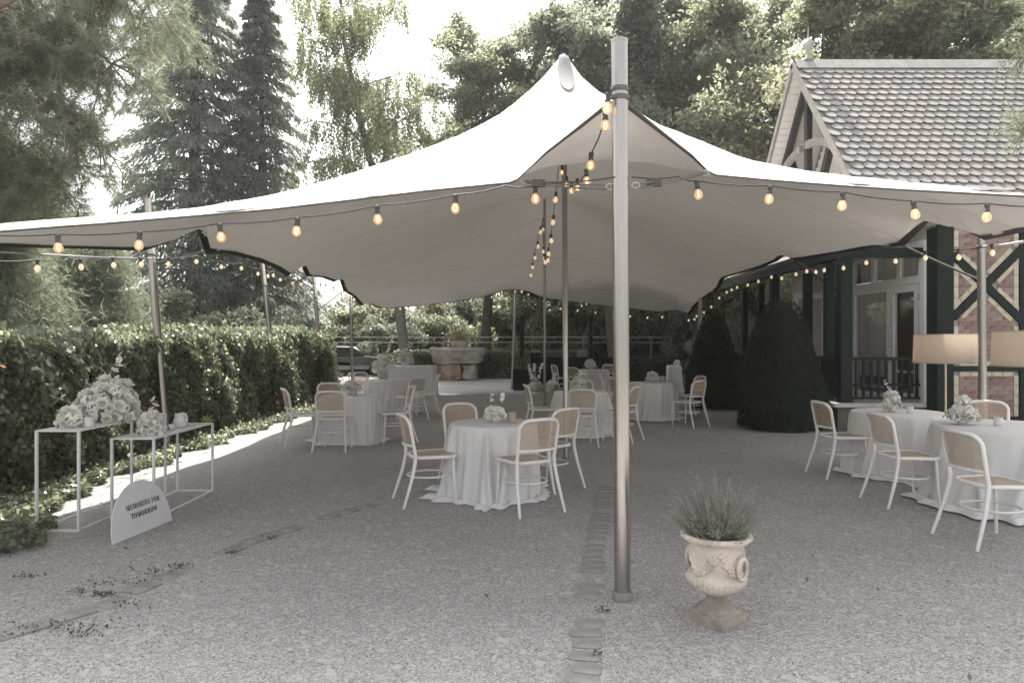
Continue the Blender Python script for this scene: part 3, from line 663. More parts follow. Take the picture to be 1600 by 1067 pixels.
# ------------------------------------------------------------ round tables and floor-length cloths
def table(x, y, r, h, cloth_label, table_label, seed, flare=0.16, folds=13, res=1.0, pool=0.12):
    z0 = gz(x, y)
    t = thing('round_table', (x, y, z0), table_label, 'table', 'round tables under white cloths')
    b = MB(); b.lathe([(r - 0.01, h - 0.03), (r - 0.004, h - 0.015), (r - 0.01, h - 0.006)], (x, y, z0), 32); b.build('tabletop', M['white'], t)
    b = MB(); b.lathe([(0.2, 0), (0.19, 0.02), (0.04, 0.05), (0.035, h - 0.035)], (x, y, z0), 16); b.build('pedestal', M['darkmetal'], t, True)
    rg = np.random.default_rng(seed)
    na = int(260 * res); th = np.linspace(0, 2 * np.pi, na, endpoint=False)
    # irregular folds: sharp-crested pleats at uneven spacing, growing downwards, some sweeping sideways
    cen = np.sort(rg.uniform(0, 2 * np.pi, folds)); wid = rg.uniform(0.045, 0.11, folds); amp = rg.uniform(0.35, 1.0, folds); sl = rg.uniform(-0.28, 0.28, folds)
    rows = []
    top = [(0.0, 0.0), (r * 0.4, 0.0), (r * 0.8, 0.0), (r - 0.012, 0.0), (r - 0.003, -0.003), (r + 0.004, -0.012)]
    for rr, dz in top: rows.append(np.stack([np.full(na, rr) * np.cos(th), np.full(na, rr) * np.sin(th), np.full(na, h + 0.004 + dz)], 1))
    nd = int(34 * res)
    def fold(t):
        f = np.zeros(na)
        for c, w_, a_, s_ in zip(cen, wid, amp, sl):
            d = np.angle(np.exp(1j * (th - c - s_ * t))); f += a_ * np.exp(-(d / (w_ * (0.75 + 0.4 * t))) ** 2)
        return f
    hem_ = 1 + 0.5 * np.sin(th * 3 + seed) + 0.3 * np.sin(th * 7 + seed * 2)
    for k in range(1, nd + 1):
        t = k / nd; f = fold(t); g_ = t ** 0.62
        rad = r + 0.006 + flare * g_ * (0.10 * g_ + 0.85 * f) * (0.75 + 0.25 * np.cos(th * 2 + seed)) + 0.022 * t ** .5 * (np.abs(np.sin(th * 9.5 + seed + 1.2 * t + 1.5 * np.sin(th * 3))) ** 1.5) + 0.012 * t * np.sin(th * 23 + 5 * t + seed)
        zz = h - 0.012 - (h - 0.024) * t
        rows.append(np.stack([rad * np.cos(th), rad * np.sin(th), np.full(na, zz) + 0.0 * f], 1))
    last = np.linalg.norm(rows[-1][:, :2], axis=1); f = fold(1.0)
    for k in range(1, 8):                     # the hem lying in soft rolls on the gravel
        t = k / 7; ext = pool * t * (0.40 + 0.22 * f + 0.25 * hem_)
        rad = last + ext; zz = 0.012 + 0.032 * np.sin(math.pi * min(1, t * 1.05)) * (0.5 + 0.5 * np.sin(th * 19 + seed + 3 * t)) + 0.018 * (1 - t)
        rows.append(np.stack([rad * np.cos(th + 0.05 * t * np.sin(th * 5)), rad * np.sin(th + 0.05 * t * np.sin(th * 5)), zz], 1))
    V = np.concatenate(rows); nr = len(rows)
    i = np.arange(nr - 1)[:, None] * na; j = np.arange(na)[None, :]
    Fq = np.stack([i + j, i + (j + 1) % na, i + na + (j + 1) % na, i + na + j], -1).reshape(-1, 4)
    o = put('tablecloth', npmesh('tablecloth', V, Fq, M['cloth'], True), None, (x, y, z0))
    tag(o, cloth_label, 'tablecloth', 'floor-length white tablecloths')
    return np.array([x, y, z0 + h + 0.006])
T1 = table(-0.19, 6.94, 0.44, 0.72, 'white cloth pooling round the nearest centre table', 'round table nearest the middle of the court, hidden by its cloth', 3, flare=0.21, folds=15, pool=0.16)
T2 = table(-2.53, 10.7, 0.44, 0.72, 'white cloth on the table closest to the leafy hedge', 'round table closest to the leafy hedge, hidden by its cloth', 4, flare=0.18, folds=15, res=0.8)
T3 = table(-2.75, 15.0, 0.46, 0.74, 'white cloth on the far left table with the tall vase', 'round table carrying the tall vase of pale sprays', 5, res=0.6)
T5 = table(1.145, 11.4, 0.44, 0.72, 'white cloth on the centre table right of the slim pole', 'round table right of the slim centre pole, hidden by its cloth', 6, res=0.8)
T6 = table(2.5, 20.9, 0.45, 0.74, 'white cloth on the small far table near the black booth', 'small far round table near the black booth', 7, res=0.45)
T7 = table(2.82, 13.8, 0.46, 0.73, 'white cloth on the table left of the pointed topiary', 'round table left of the pointed topiary, hidden by its cloth', 8, res=0.7)
T9 = table(4.5, 7.95, 0.50, 0.72, 'white cloth on the table nearest the veranda rail', 'round table nearest the veranda rail, hidden by its cloth', 9, flare=0.18, folds=17)
T10 = table(4.68, 6.40, 0.64, 0.73, 'large white cloth at the right edge, trailing on the gravel', 'large round table at the right edge, hidden by its cloth', 10, flare=0.22, folds=18, pool=0.2)
# long cloth-covered table at the back
t = thing('buffet_table', (-3.05, 20.2, 0), 'long cloth-covered table behind the far left round table', 'table')
b = MB(); b.bx(-3.85, -2.3, 19.85, 20.55, 0.86, 0.89); b.build('tabletop', M['white'], t)
for sx in (-3.75, -2.4):
    for sy in (19.95, 20.45): MB().bx(sx - .025, sx + .025, sy - .025, sy + .025, 0, 0.858).build('leg', M['darkmetal'], t)
def box_cloth(x0, x1, y0, y1, h, seed, label):
    rg = np.random.default_rng(seed); per = []
    n = 40
    for a_, b_ in (((x0, y0), (x1, y0)), ((x1, y0), (x1, y1)), ((x1, y1), (x0, y1)), ((x0, y1), (x0, y0))):
        for k in range(n): per.append((a_[0] + (b_[0] - a_[0]) * k / n, a_[1] + (b_[1] - a_[1]) * k / n))
    per = np.array(per); c = np.array([(x0 + x1) / 2, (y0 + y1) / 2]); L = len(per); s_ = np.arange(L) / L * 2 * np.pi
    wv = sum(rg.uniform(.3, 1) * np.sin(s_ * k + rg.uniform(0, 6)) for k in (9, 14, 23, 31)) / 2
    rows = [np.c_[per * 0 + c, np.full(L, h + .006)], np.c_[per, np.full(L, h + .006)]]
    for t_ in np.linspace(0.05, 1, 10):
        d = (per - c) / np.linalg.norm(per - c, axis=1, keepdims=True); rows.append(np.c_[per + d * (0.02 + 0.05 * t_ * (1 + wv[:, None])), np.full(L, h + .004 - (h - 0.02) * t_)])
    V = np.concatenate(rows); nr = len(rows); i = np.arange(nr - 1)[:, None] * L; j = np.arange(L)[None]
    Fq = np.stack([i + j, i + (j + 1) % L, i + L + (j + 1) % L, i + L + j], -1).reshape(-1, 4)
    o = put('tablecloth', npmesh('tablecloth', V - (c[0], c[1], 0), Fq, M['cloth'], True), None, (c[0], c[1], 0)); tag(o, label, 'tablecloth')
box_cloth(-3.86, -2.29, 19.84, 20.56, 0.89, 2, 'white cloth over the long table at the back left')
t = thing('display_plinth', (5.05, 21.2, 0), 'narrow plinth left of the pointed topiary under a white drape', 'plinth')
MB().bx(4.87, 5.2, 21.05, 21.4, 0, 0.86).build('plinth_body', M['white'], t)
box_cloth(4.86, 5.21, 21.04, 21.41, 0.86, 5, 'white drape over the narrow plinth left of the pointed topiary')

# ------------------------------------------------------------ flowers
def bloom_mesh(seed, m, kind='rose'):
    rr = np.random.default_rng(seed); b = MB()
    def petal(az, tilt, L, W, cup, z0=0.0, ruf=0.0):
        n = 3; vs = []
        for i in range(n + 1):
            s = i / n; w_ = W * math.sin(math.pi * (0.18 + 0.62 * s)) * 0.9
            for j in range(4):
                q = (j / 3 - .5) * 2
                ang = tilt + cup * s
                rad = L * s * math.cos(ang) + 0.004; z = z0 + L * s * math.sin(ang) + ruf * rr.uniform(-1, 1) * s
                bend = abs(q) ** 2 * W * 0.25 * (1 if kind == 'rose' else 0.3)
                x, y = rad - bend * math.sin(ang), q * w_
                vs.append((x * math.cos(az) - y * math.sin(az), x * math.sin(az) + y * math.cos(az), z + bend * math.cos(ang) * 0.5))
        b.add(vs, [(i * 4 + j, i * 4 + j + 1, (i + 1) * 4 + j + 1, (i + 1) * 4 + j) for i in range(n) for j in range(3)])
    if kind == 'rose':
        for ring_, (cnt, tilt, L, W, cup) in enumerate(((6, 0.25, 1.0, 0.52, 0.35), (6, 0.6, 0.85, 0.45, 0.4), (5, 0.95, 0.7, 0.36, 0.4), (4, 1.25, 0.6, 0.26, 0.3), (3, 1.5, 0.5, 0.18, 0.2))):
            for k in range(cnt): petal(2 * math.pi * (k + ring_ * .4) / cnt + rr.uniform(-.2, .2), tilt + rr.uniform(-.12, .12), L * rr.uniform(.9, 1.08), W, cup, ruf=0.05)
    elif kind == 'puff':
        for k in range(34):
            p = rr.normal(size=3); p /= np.linalg.norm(p); p[2] = abs(p[2]) * 1.0; az = math.atan2(p[1], p[0]); el = math.asin(min(1, p[2]))
            c = p * 0.8; s = 0.30; e1 = np.cross(p, rr.normal(size=3)); e1 /= np.linalg.norm(e1); e2 = np.cross(p, e1)
            vs = [c + p * .12] + [c + s * (math.cos(t) * e1 + math.sin(t) * e2) * (1 if i_ % 2 else .6) - p * 0.05 for i_, t in enumerate(np.linspace(0, 2 * np.pi, 9)[:-1])]
            b.add(vs, [(0, i_ + 1, (i_ + 1) % 8 + 1) for i_ in range(8)])
    else:
        for k in range(5): petal(2 * math.pi * k / 5 + rr.uniform(-.1, .1), 0.2, 1.0, 0.5, 0.1)
    return b.mesh('flower', m, kind == 'rose')
BL = [bloom_mesh(i, M['petal2' if i % 3 == 0 else 'petal'], 'rose') for i in range(5)] + [bloom_mesh(20 + i, M['petal'], 'puff') for i in range(3)]
BO = [bloom_mesh(40 + i, M['petal'], 'open') for i in range(2)]
def bowl(c, r, t):
    b = MB(); b.lathe([(r * .45, 0.0), (r * .5, 0.01), (r * .8, r * .5), (r, r * .85), (r * .93, r * .85), (r * .6, r * .4)], c, 18); b.build('bowl', M['ceramic'], t, True)
def arrangement(c, rx, hz, n, r, label, seed, low=False, sprigs=0, spire=0, kinds=None, group='white flower arrangements', leafy=6, tall=0.0):
    rr = np.random.default_rng(seed); c = np.array(c, float)
    t = thing('flower_arrangement', c, label, 'flowers', group)
    if not low: bowl(c, rx * 0.5, t)
    base = 0.0 if low else rx * 0.25
    pts = []; k = 0; tries = 0
    while len(pts) < n and tries < 6000:
        tries += 1
        d = rr.normal(size=3); d /= np.linalg.norm(d); d[2] = abs(d[2]) * 1.0 - 0.12
        s = rr.uniform(0.72, 1.0)
        p = np.array([d[0] * (rx - r) * s, d[1] * (rx - r) * s * .85, base + r * .5 + max(d[2], -.05) * (hz - r - base) * s])
        p[2] = max(p[2], r * 0.55)
        if all(np.linalg.norm(p - q_) > r * (0.95 - 0.3 * tries / 6000) for q_ in pts):
            pts.append(p); ks = kinds or BL
            dv = Vector(d if d[2] > -.05 else (d[0], d[1], .1)); rq = dv.to_track_quat('Z', 'Y').to_euler()
            put('flower', ks[rr.integers(len(ks))], t, p - np.array(dv.normalized()) * r * .3, rq, r * rr.uniform(.85, 1.2))
    # core of smaller florets so nothing shows through
    b = MB(); cc = []
    m_ = 260; d = rr.normal(size=(m_, 3)); d /= np.linalg.norm(d, axis=1, keepdims=True); d[:, 2] = abs(d[:, 2])
    s = rr.uniform(.3, .85, m_)[:, None]; cp_ = d * s * np.array([rx - r * .6, (rx - r * .6) * .85, hz - base]) + (0, 0, base)
    V, Fc = leaves(cp_, r * 1.1, rr, 0.8); o = put('florets', npmesh('florets', V, Fc, M['petal']), t); o['kind'] = 'stuff'
    if leafy:
        d = rr.normal(size=(leafy * 4, 3)); d /= np.linalg.norm(d, axis=1, keepdims=True); d[:, 2] = abs(d[:, 2]) * .5
        V, Fc = leaves(d * np.array([rx, rx * .85, hz]) * .97 + (0, 0, base + .01), r * 1.1, rr, 0.4); put('leaves', npmesh('leaves', V, Fc, M['stem']), t)['kind'] = 'stuff'
    for k in range(sprigs):
        an = rr.uniform(0, 6.28); tip = np.array([math.cos(an) * rx * 0.6, math.sin(an) * rx * .5, hz + tall * rr.uniform(.5, 1.0) + .02]); st = np.array([tip[0] * .3, tip[1] * .3, hz * .6])
        b = MB(); b.tube([st, (st + tip) / 2 + (0, 0, .01), tip], 0.0018, 4); b.build('stem', M['stem'], t, local=True)
        for q_ in range(4 if spire == 0 else 9):
            f_ = 1 - q_ * (0.16 if spire == 0 else .1); p = st * (1 - f_) + tip * f_ + rr.normal(size=3) * .008
            put('blossom', BO[q_ % 2], t, p, (rr.uniform(0, 1.2), rr.uniform(0, 1.2), rr.uniform(0, 6)), r * (.62 if spire == 0 else .7))
    return t
def candle(c, r, h, label, m='frost'):
    t = thing('candle_glass', c, label, 'candle', 'candle glasses on the tables')
    b = MB(); b.lathe([(r * .93, 0.0), (r, 0.004), (r, h), (r * .92, h), (r * .9, 0.008)], c, 20, caps=False); b.lathe([(r * .9, 0.0), (r * .9, 0.006)], c, 20); b.build('glass', M[m], t, True)
    b = MB(); b.lathe([(r * .84, 0.009), (r * .84, h * .45)], c, 16); b.build('wax', M['ceramic'], t, True)
arrangement(T1 + (0.02, 0.0, 0), 0.155, 0.20, 26, 0.042, 'white flowers with one raised orchid spray on the nearest centre table', 1, sprigs=2, tall=0.10)
candle(T1 + (0.19, -0.02, 0), 0.042, 0.105, 'pink frosted candle glass on the nearest centre table')
arrangement(T2 + (0.0, 0.0, 0), 0.19, 0.26, 24, 0.05, 'white flowers on the table closest to the hedge', 2, sprigs=1, tall=.05)
candle(T2 + (0.12, -0.24, 0), 0.04, 0.09, 'small candle glass on the table closest to the hedge')
arrangement(T3 + (-0.08, 0.0, 0.16), 0.30, 0.48, 44, 0.055, 'tall vase of pale fluffy sprays on the far left table', 3, sprigs=3, tall=.15, kinds=BL[5:], leafy=10)
b = MB(); t = thing('glass_vase', T3 + (-0.08, 0, 0), 'clear cylinder vase under the pale sprays on the far left table', 'vase')
b.lathe([(0.09, 0.0), (0.095, 0.01), (0.095, 0.17)], T3 + (-0.08, 0, 0.0), 16); b.build('vase_body', M['frost'], t, True)
arrangement(np.array([-3.15, 20.2, 0.896]), 0.34, 0.55, 36, 0.075, 'bunch of white roses on the long back table', 4, sprigs=2, tall=.1)
arrangement(T5 + (-0.03, -0.04, 0), 0.18, 0.29, 26, 0.05, 'white flowers on the centre table right of the slim pole', 5, sprigs=2, tall=.03)
arrangement(T6 + (-0.1, 0.0, 0), 0.24, 0.36, 22, 0.07, 'white flowers on the small far table by the black booth', 6)
arrangement(T7 + (0.02, 0.0, 0), 0.18, 0.26, 22, 0.052, 'white flowers on the table left of the pointed topiary', 7)
candle(T7 + (0.22, -0.02, 0), 0.045, 0.13, 'candle glass beside the flowers left of the pointed topiary')
arrangement(T9 + (-0.09, -0.02, 0), 0.145, 0.30, 30, 0.04, 'upright white flowers on the table nearest the veranda rail', 8, sprigs=1, tall=.02)
candle(T9 + (0.04, -0.16, 0), 0.036, 0.075, 'small candle glass on the table nearest the veranda rail', 'ceramic')
arrangement(np.array([4.31, 6.52, T10[2]]), 0.185, 0.22, 34, 0.045, 'low mound of white roses on the large right table', 9, sprigs=0)
arrangement(np.array([4.33, 6.54, T10[2] + 0.15]), 0.09, 0.15, 8, 0.045, 'cluster of roses rising above the mound on the large right table', 19, low=True, leafy=2)
candle(np.array([4.56, 6.40, T10[2]]), 0.038, 0.08, 'small white candle glass right of the low rose mound', 'ceramic')
# meadow of white flowers along the ground before the booth
for k, (x, y, s) in enumerate(((0.75, 21.9, .42), (1.3, 21.7, .46), (1.85, 21.7, .42), (2.35, 21.6, .4))):
    arrangement((x, y, gz(x, y)), 0.36, s, 18, 0.095, ['leftmost, spiky clump of white ground flowers before the black booth', 'second clump from the left of white ground flowers before the booth', 'third clump from the left of white ground flowers before the booth', 'rightmost clump of white ground flowers before the booth'][k], 30 + k, low=True,
                sprigs=4 if k == 0 else 1, spire=1, tall=0.42 if k == 0 else .12, group='white flowers on the ground by the booth')
arrangement(np.array([5.12, 21.2, 0.875]), 0.16, 0.2, 8, 0.06, 'few white flowers on the draped plinth', 36, low=True)

# ------------------------------------------------------------ white console tables
def console(x0, x1, y0, y1, h, label):
    t = thing('console_table', ((x0 + x1) / 2, (y0 + y1) / 2, 0), label, 'console table', 'white steel console tables'); r = 0.0095; z0 = gz(x0, y0)
    MB().bx(x0, x1, y0, y1, h - 0.012, h).build('tabletop', M['whitesteel'], t)
    for x in (x0 + r, x1 - r):
        for y in (y0 + r, y1 - r): MB().bx(x - r, x + r, y - r, y + r, z0, h - 0.0145).build('leg', M['whitesteel'], t)
    for x in (x0 + r, x1 - r): MB().bx(x - r + .001, x + r - .001, y0 + 2 * r, y1 - 2 * r, z0, z0 + 2 * r).build('bottom_rail', M['whitesteel'], t)
    for y in (y0 + r, y1 - r): MB().bx(x0 + 2 * r, x1 - 2 * r, y - r + .001, y + r - .001, z0, z0 + 2 * r).build('bottom_rail', M['whitesteel'], t)
console(-3.86, -3.50, 5.52, 6.92, 0.825, 'taller white steel console table standing nearer the hedge')
console(-3.45, -3.07, 5.86, 7.03, 0.715, 'lower white steel console table behind the half-round sign')
arrangement((-3.68, 6.22, 0.827), 0.36, 0.50, 84, 0.062, 'huge cloud of white roses on the taller console table', 50, low=True, sprigs=1, tall=.08, leafy=4)
arrangement((-3.72, 5.74, 0.827), 0.145, 0.21, 18, 0.055, 'smaller cluster of cream roses at the near end of the taller console', 51, low=True, leafy=3)
candle((-3.57, 5.76, 0.827), 0.036, 0.08, 'white votive glass at the near end of the taller console', 'ceramic')
arrangement((-3.24, 6.12, 0.717), 0.165, 0.245, 22, 0.052, 'small heap of white roses on the lower console table', 52, low=True, sprigs=1, tall=.05, leafy=3)
t = thing('ceramic_jug', (-3.22, 6.62, 0.717), 'white curled ceramic jug on the lower console table', 'jug')
b = MB(); b.lathe([(0.035, 0), (0.05, 0.01), (0.062, 0.045), (0.058, 0.08), (0.045, 0.11), (0.052, 0.135), (0.045, 0.135), (0.038, 0.11)], (-3.22, 6.62, 0.717), 20); b.build('jug_body', M['ceramic'], t, True)
b = MB(); b.tube([(-3.17, 6.60, 0.74), (-3.135, 6.59, 0.79), (-3.15, 6.595, 0.845), (-3.19, 6.61, 0.858), (-3.215, 6.62, 0.835)], 0.009, 8); b.build('handle', M['ceramic'], t, True)
for k, (x, y, rz, lb_) in enumerate(((-3.25, 6.42, .2, 'pale card lying beside the jug on the lower console'), (-3.2, 6.82, -.1, 'flat stack of white cards at the far end of the lower console'))):
    t = thing('card', (x, y, 0.717), lb_, 'card', 'cards on the lower console')
    b = MB(); b.box((x, y, 0.720 + .002 * k), (0.15, 0.21, 0.005 + .004 * k), rz=rz); b.build('card_face', M['ceramic'], t)
t = thing('leaf_sprig', (-3.12, 6.97, 0.717), 'bright green vine leaf at the far corner of the lower console', 'leaf')
b = MB()
for k in range(5):
    a_ = k * 0.62 + 0.3; b.add([(-3.12, 6.97, .73), (-3.12 + .045 * math.cos(a_ - .25), 6.97 + .01, .73 + .05 * math.sin(a_ - .25)), (-3.12 + .085 * math.cos(a_), 6.975, .735 + .085 * math.sin(a_)), (-3.12 + .045 * math.cos(a_ + .25), 6.97 + .01, .73 + .05 * math.sin(a_ + .25))], [(0, 1, 2, 3)])
M['brightleaf'] = mat('bright_leaf', (0.16, 0.24, 0.07), 0.5, translucent=(0.3, 0.42, 0.12), tmix=0.4)
b.build('blade', M['brightleaf'], t)

# ------------------------------------------------------------ half-round sign with serif lettering
def letter_polys(ch):
    Rr = lambda x0, y0, x1, y1: [(x0, y0), (x1, y0), (x1, y1), (x0, y1)]
    sf = 0.045
    def ringp(cx, cy, rx, ry, ix, iy, a0=0, a1=2 * math.pi, n=16):
        o = []
        for k in range(n):
            t0 = a0 + (a1 - a0) * k / n; t1 = a0 + (a1 - a0) * (k + 1) / n
            o.append([(cx + rx * math.cos(t0), cy + ry * math.sin(t0)), (cx + rx * math.cos(t1), cy + ry * math.sin(t1)), (cx + ix * math.cos(t1), cy + iy * math.sin(t1)), (cx + ix * math.cos(t0), cy + iy * math.sin(t0))])
        return o
    if ch == 'I': return [Rr(.1, 0, .3, 1), Rr(0, 0, .4, sf), Rr(0, 1 - sf, .4, 1)], .42
    if ch in 'EF':
        p = [Rr(.1, 0, .3, 1), Rr(0, 1 - sf, .64, 1), Rr(.3, .48, .48, .53), Rr(.44, .38, .5, .63), Rr(.58, .7, .64, 1 - sf)]
        p += [Rr(0, 0, .66, sf), Rr(.6, sf, .66, .3)] if ch == 'E' else [Rr(0, 0, .42, sf)]
        return p, .70
    if ch == 'M': return [Rr(.1, 0, .15, 1), Rr(0, 0, .26, sf), Rr(0, 1 - sf, .28, 1), [(.12, 1), (.33, 1), (.60, 0), (.50, 0)], [(.53, 0), (.59, 0), (.86, 1), (.80, 1)], Rr(.80, 0, 1.0, 1), Rr(.72, 0, 1.1, sf), Rr(.80, 1 - sf, 1.1, 1)], 1.14
    if ch == 'O': return ringp(.4, .5, .40, .52, .19, .47), .84
    if ch == 'R': return [Rr(.1, 0, .3, 1), Rr(0, 0, .42, sf), Rr(0, 1 - sf, .4, 1)] + ringp(.38, .74, .34, .26, .14, .215, -math.pi / 2, math.pi / 2, 10) + [[(.36, .5), (.52, .5), (.80, 0), (.58, 0)], Rr(.55, 0, .86, sf)], .86
    if ch == 'T': return [Rr(.27, 0, .47, 1), Rr(.16, 0, .58, sf), Rr(0, 1 - sf, .74, 1), Rr(0, .7, .06, 1 - sf), Rr(.68, .7, .74, 1 - sf)], .76
    if ch == 'W': return [[(.05, 1), (.26, 1), (.46, 0), (.36, 0)], [(.38, 0), (.43, 0), (.62, .95), (.56, .95)], [(.52, 1), (.72, 1), (.90, 0), (.80, 0)], [(.83, 0), (.88, 0), (1.1, 1), (1.05, 1)], Rr(0, 1 - sf, .36, 1), Rr(.5, 1 - sf, .8, 1), Rr(.98, 1 - sf, 1.2, 1)], 1.22
    if ch == 'S':
        c = [(.56, .80), (.50, .93), (.32, .98), (.14, .90), (.10, .74), (.22, .60), (.42, .46), (.54, .32), (.52, .14), (.36, .03), (.18, .05), (.07, .20)]; wd = [.03, .04, .05, .1, .15, .2, .22, .2, .14, .06, .05, .03]
        o = []
        for k in range(len(c) - 1):
            (x0, y0), (x1, y1) = c[k], c[k + 1]; d = math.hypot(x1 - x0, y1 - y0); nx_, ny_ = -(y1 - y0) / d, (x1 - x0) / d; w0, w1 = wd[k] / 2, wd[k + 1] / 2
            o.append([(x0 + nx_ * w0, y0 + ny_ * w0), (x1 + nx_ * w1, y1 + ny_ * w1), (x1 - nx_ * w1, y1 - ny_ * w1), (x0 - nx_ * w0, y0 - ny_ * w0)])
        return o + [Rr(.53, .72, .58, .97), Rr(.05, .03, .1, .28)], .66
    return [], .4
sa = G(176, 854)[:2]; sb = G(269, 815)[:2]; sL = np.linalg.norm(sb - sa); su = (sb - sa) / sL
lean = 0.16
t = thing('welcome_sign', (*((sa + sb) / 2), 0), 'white half-round board lettered MEMORIES FOR TOMORROW leaning on the lower console', 'sign')
up = np.array([-su[1] * 0 - lean, 0.02, 1.0]); up /= np.linalg.norm(up); nrm_ = np.cross(np.array([su[0], su[1], 0]), up)
def S(u_, v_, t_): return np.array([sa[0], sa[1], 0.014]) + np.array([su[0], su[1], 0]) * u_ + up * v_ + nrm_ * t_
rx_ = sL / 2; pol = [(0, 0)] + [(rx_ - rx_ * math.cos(a_), 0.415 * math.sin(a_) ** 0.92) for a_ in np.linspace(0.03, math.pi - 0.03, 40)] + [(sL, 0)]
M['board'] = mat('sign_board', (0.70, 0.70, 0.71), 0.5, var=0.03, scale=8)
M['ink'] = mat('sign_ink', (0.03, 0.03, 0.03), 0.6)
MB().prism(pol, S, -0.008, 0.0).build('board', M['board'], t)
def lettering(txt, cx, y0, h_):
    wtot = 0; lay = []
    for ch in txt:
        pl, adv = letter_polys(ch); lay.append((pl, wtot)); wtot += adv + 0.09
    sc_ = h_; x0 = cx - wtot * sc_ * 0.98 / 2; b = MB()
    for pl, ox in lay:
        for i, p in enumerate(pl): b.prism([(x0 + (ox + u_) * sc_ * .98, y0 + v_ * sc_) for u_, v_ in p], S, 0.0008, 0.0022 + 0.0001 * i)
    b.build('lettering', M['ink'], t)['kind'] = 'stuff'
lettering('MEMORIES FOR', sL * 0.55, 0.205, 0.041); lettering('TOMORROW', sL * 0.55, 0.132, 0.041)

# ------------------------------------------------------------ stone urn with lavender
ux, uy = 1.115, 3.73; uz = gz(ux, uy)
M['urn'] = mat('weathered_terracotta', (0.60, 0.53, 0.46), 0.85, var=0.25, scale=9, bump=0.9, bscale=55)
M['urnbase'] = mat('damp_stone', (0.34, 0.30, 0.265), 0.9, var=0.3, scale=8, bump=0.7, bscale=50)
M['soil'] = mat('potting_soil', (0.03, 0.024, 0.02), 0.95, bump=1.0, bscale=60)
t = thing('stone_urn', (ux, uy, uz), 'weathered stone urn with garland relief and ring handles, planted with lavender', 'urn')
b = MB(); rot = Matrix.Rotation(R(38), 3, 'Z')
b.box((ux, uy, uz + 0.024), (0.232, 0.232, 0.048), rot=rot); b.box((ux, uy, uz + 0.056), (0.205, 0.205, 0.018), rot=rot, taper=.9); base_o = b.build('plinth', M['urnbase'], t)
b = MB(); b.lathe([(0.105, 0.060), (0.108, 0.072), (0.088, 0.084), (0.064, 0.100), (0.055, 0.118), (0.054, 0.135), (0.060, 0.142), (0.060, 0.150)], (ux, uy, uz), 32); b.build('foot', M['urnbase'], t, True)
def gad(r, z, a_):
    if 0.155 < z < 0.262: return r * (1 + 0.075 * abs(math.sin(a_ * 16)) * math.sin((z - 0.155) / 0.107 * math.pi) ** .5)
    if 0.455 < z < 0.478: return r * (1 + 0.03 * math.cos(a_ * 22))
    return r * (1 + 0.006 * math.sin(a_ * 5 + z * 30))
gad0 = gad
def gad(r, z, a_): return gad0(r, z, a_) * 0.92
prof = [(0.062, 0.148), (0.085, 0.160), (0.125, 0.178), (0.152, 0.202), (0.166, 0.228), (0.168, 0.245), (0.160, 0.262), (0.150, 0.268), (0.146, 0.285), (0.147, 0.33), (0.150, 0.38), (0.154, 0.41), (0.158, 0.425), (0.165, 0.435), (0.190, 0.447), (0.203, 0.458), (0.205, 0.468), (0.198, 0.478), (0.182, 0.480), (0.172, 0.470), (0.165, 0.445)]
b = MB(); b.lathe(prof, (ux, uy, uz), 128, caps=False, fn=gad); b.build('bowl', M['urn'], t, True)
MB().lathe([(0.0, 0.452), (0.1, 0.449), (0.150, 0.446)], (ux, uy, uz), 24, caps=False).build('soil', M['soil'], t)
rr = np.random.default_rng(4)
b = MB()                                       # swags of fruit and leaves in relief, joined to the bowl
for sgm in range(4):
    a0 = sgm * math.pi / 2 + R(-95)
    for k in range(17):
        f_ = k / 16; a_ = a0 + f_ * math.pi / 2 * 0.86; zz = 0.372 - 0.075 * math.sin(math.pi * f_)
        for q_ in range(4):
            r_ = rr.uniform(.008, .016); aa = a_ + rr.uniform(-.07, .07); z2 = zz + rr.uniform(-.022, .022)
            b.lathe([(0.001, -r_), (r_ * .7, -r_ * .7), (r_, 0), (r_ * .7, r_ * .7), (0.001, r_)], (ux + 0.139 * math.cos(aa), uy + 0.139 * math.sin(aa), uz + z2), 7, caps=False)
b.build('garland', M['urn'], t, True)
for sgn in (0, 1, 2, 3):
    a_ = R(-50) + sgn * math.pi / 2
    if sgn in (0, 2):
        c = np.array([ux + 0.150 * math.cos(a_), uy + 0.150 * math.sin(a_), uz + 0.318]); tn = np.array([-math.sin(a_), math.cos(a_), 0]); nn = np.array([math.cos(a_), math.sin(a_), 0])
        b = MB(); b.tube([c + tn * 0.04 * math.cos(q_) + np.array([0, 0, 0.055 * math.sin(q_)]) + nn * 0.012 for q_ in np.linspace(0, 2 * np.pi, 25)[:-1]], 0.0115, 10, closed=True); b.build('handle', M['urn'], t, True)
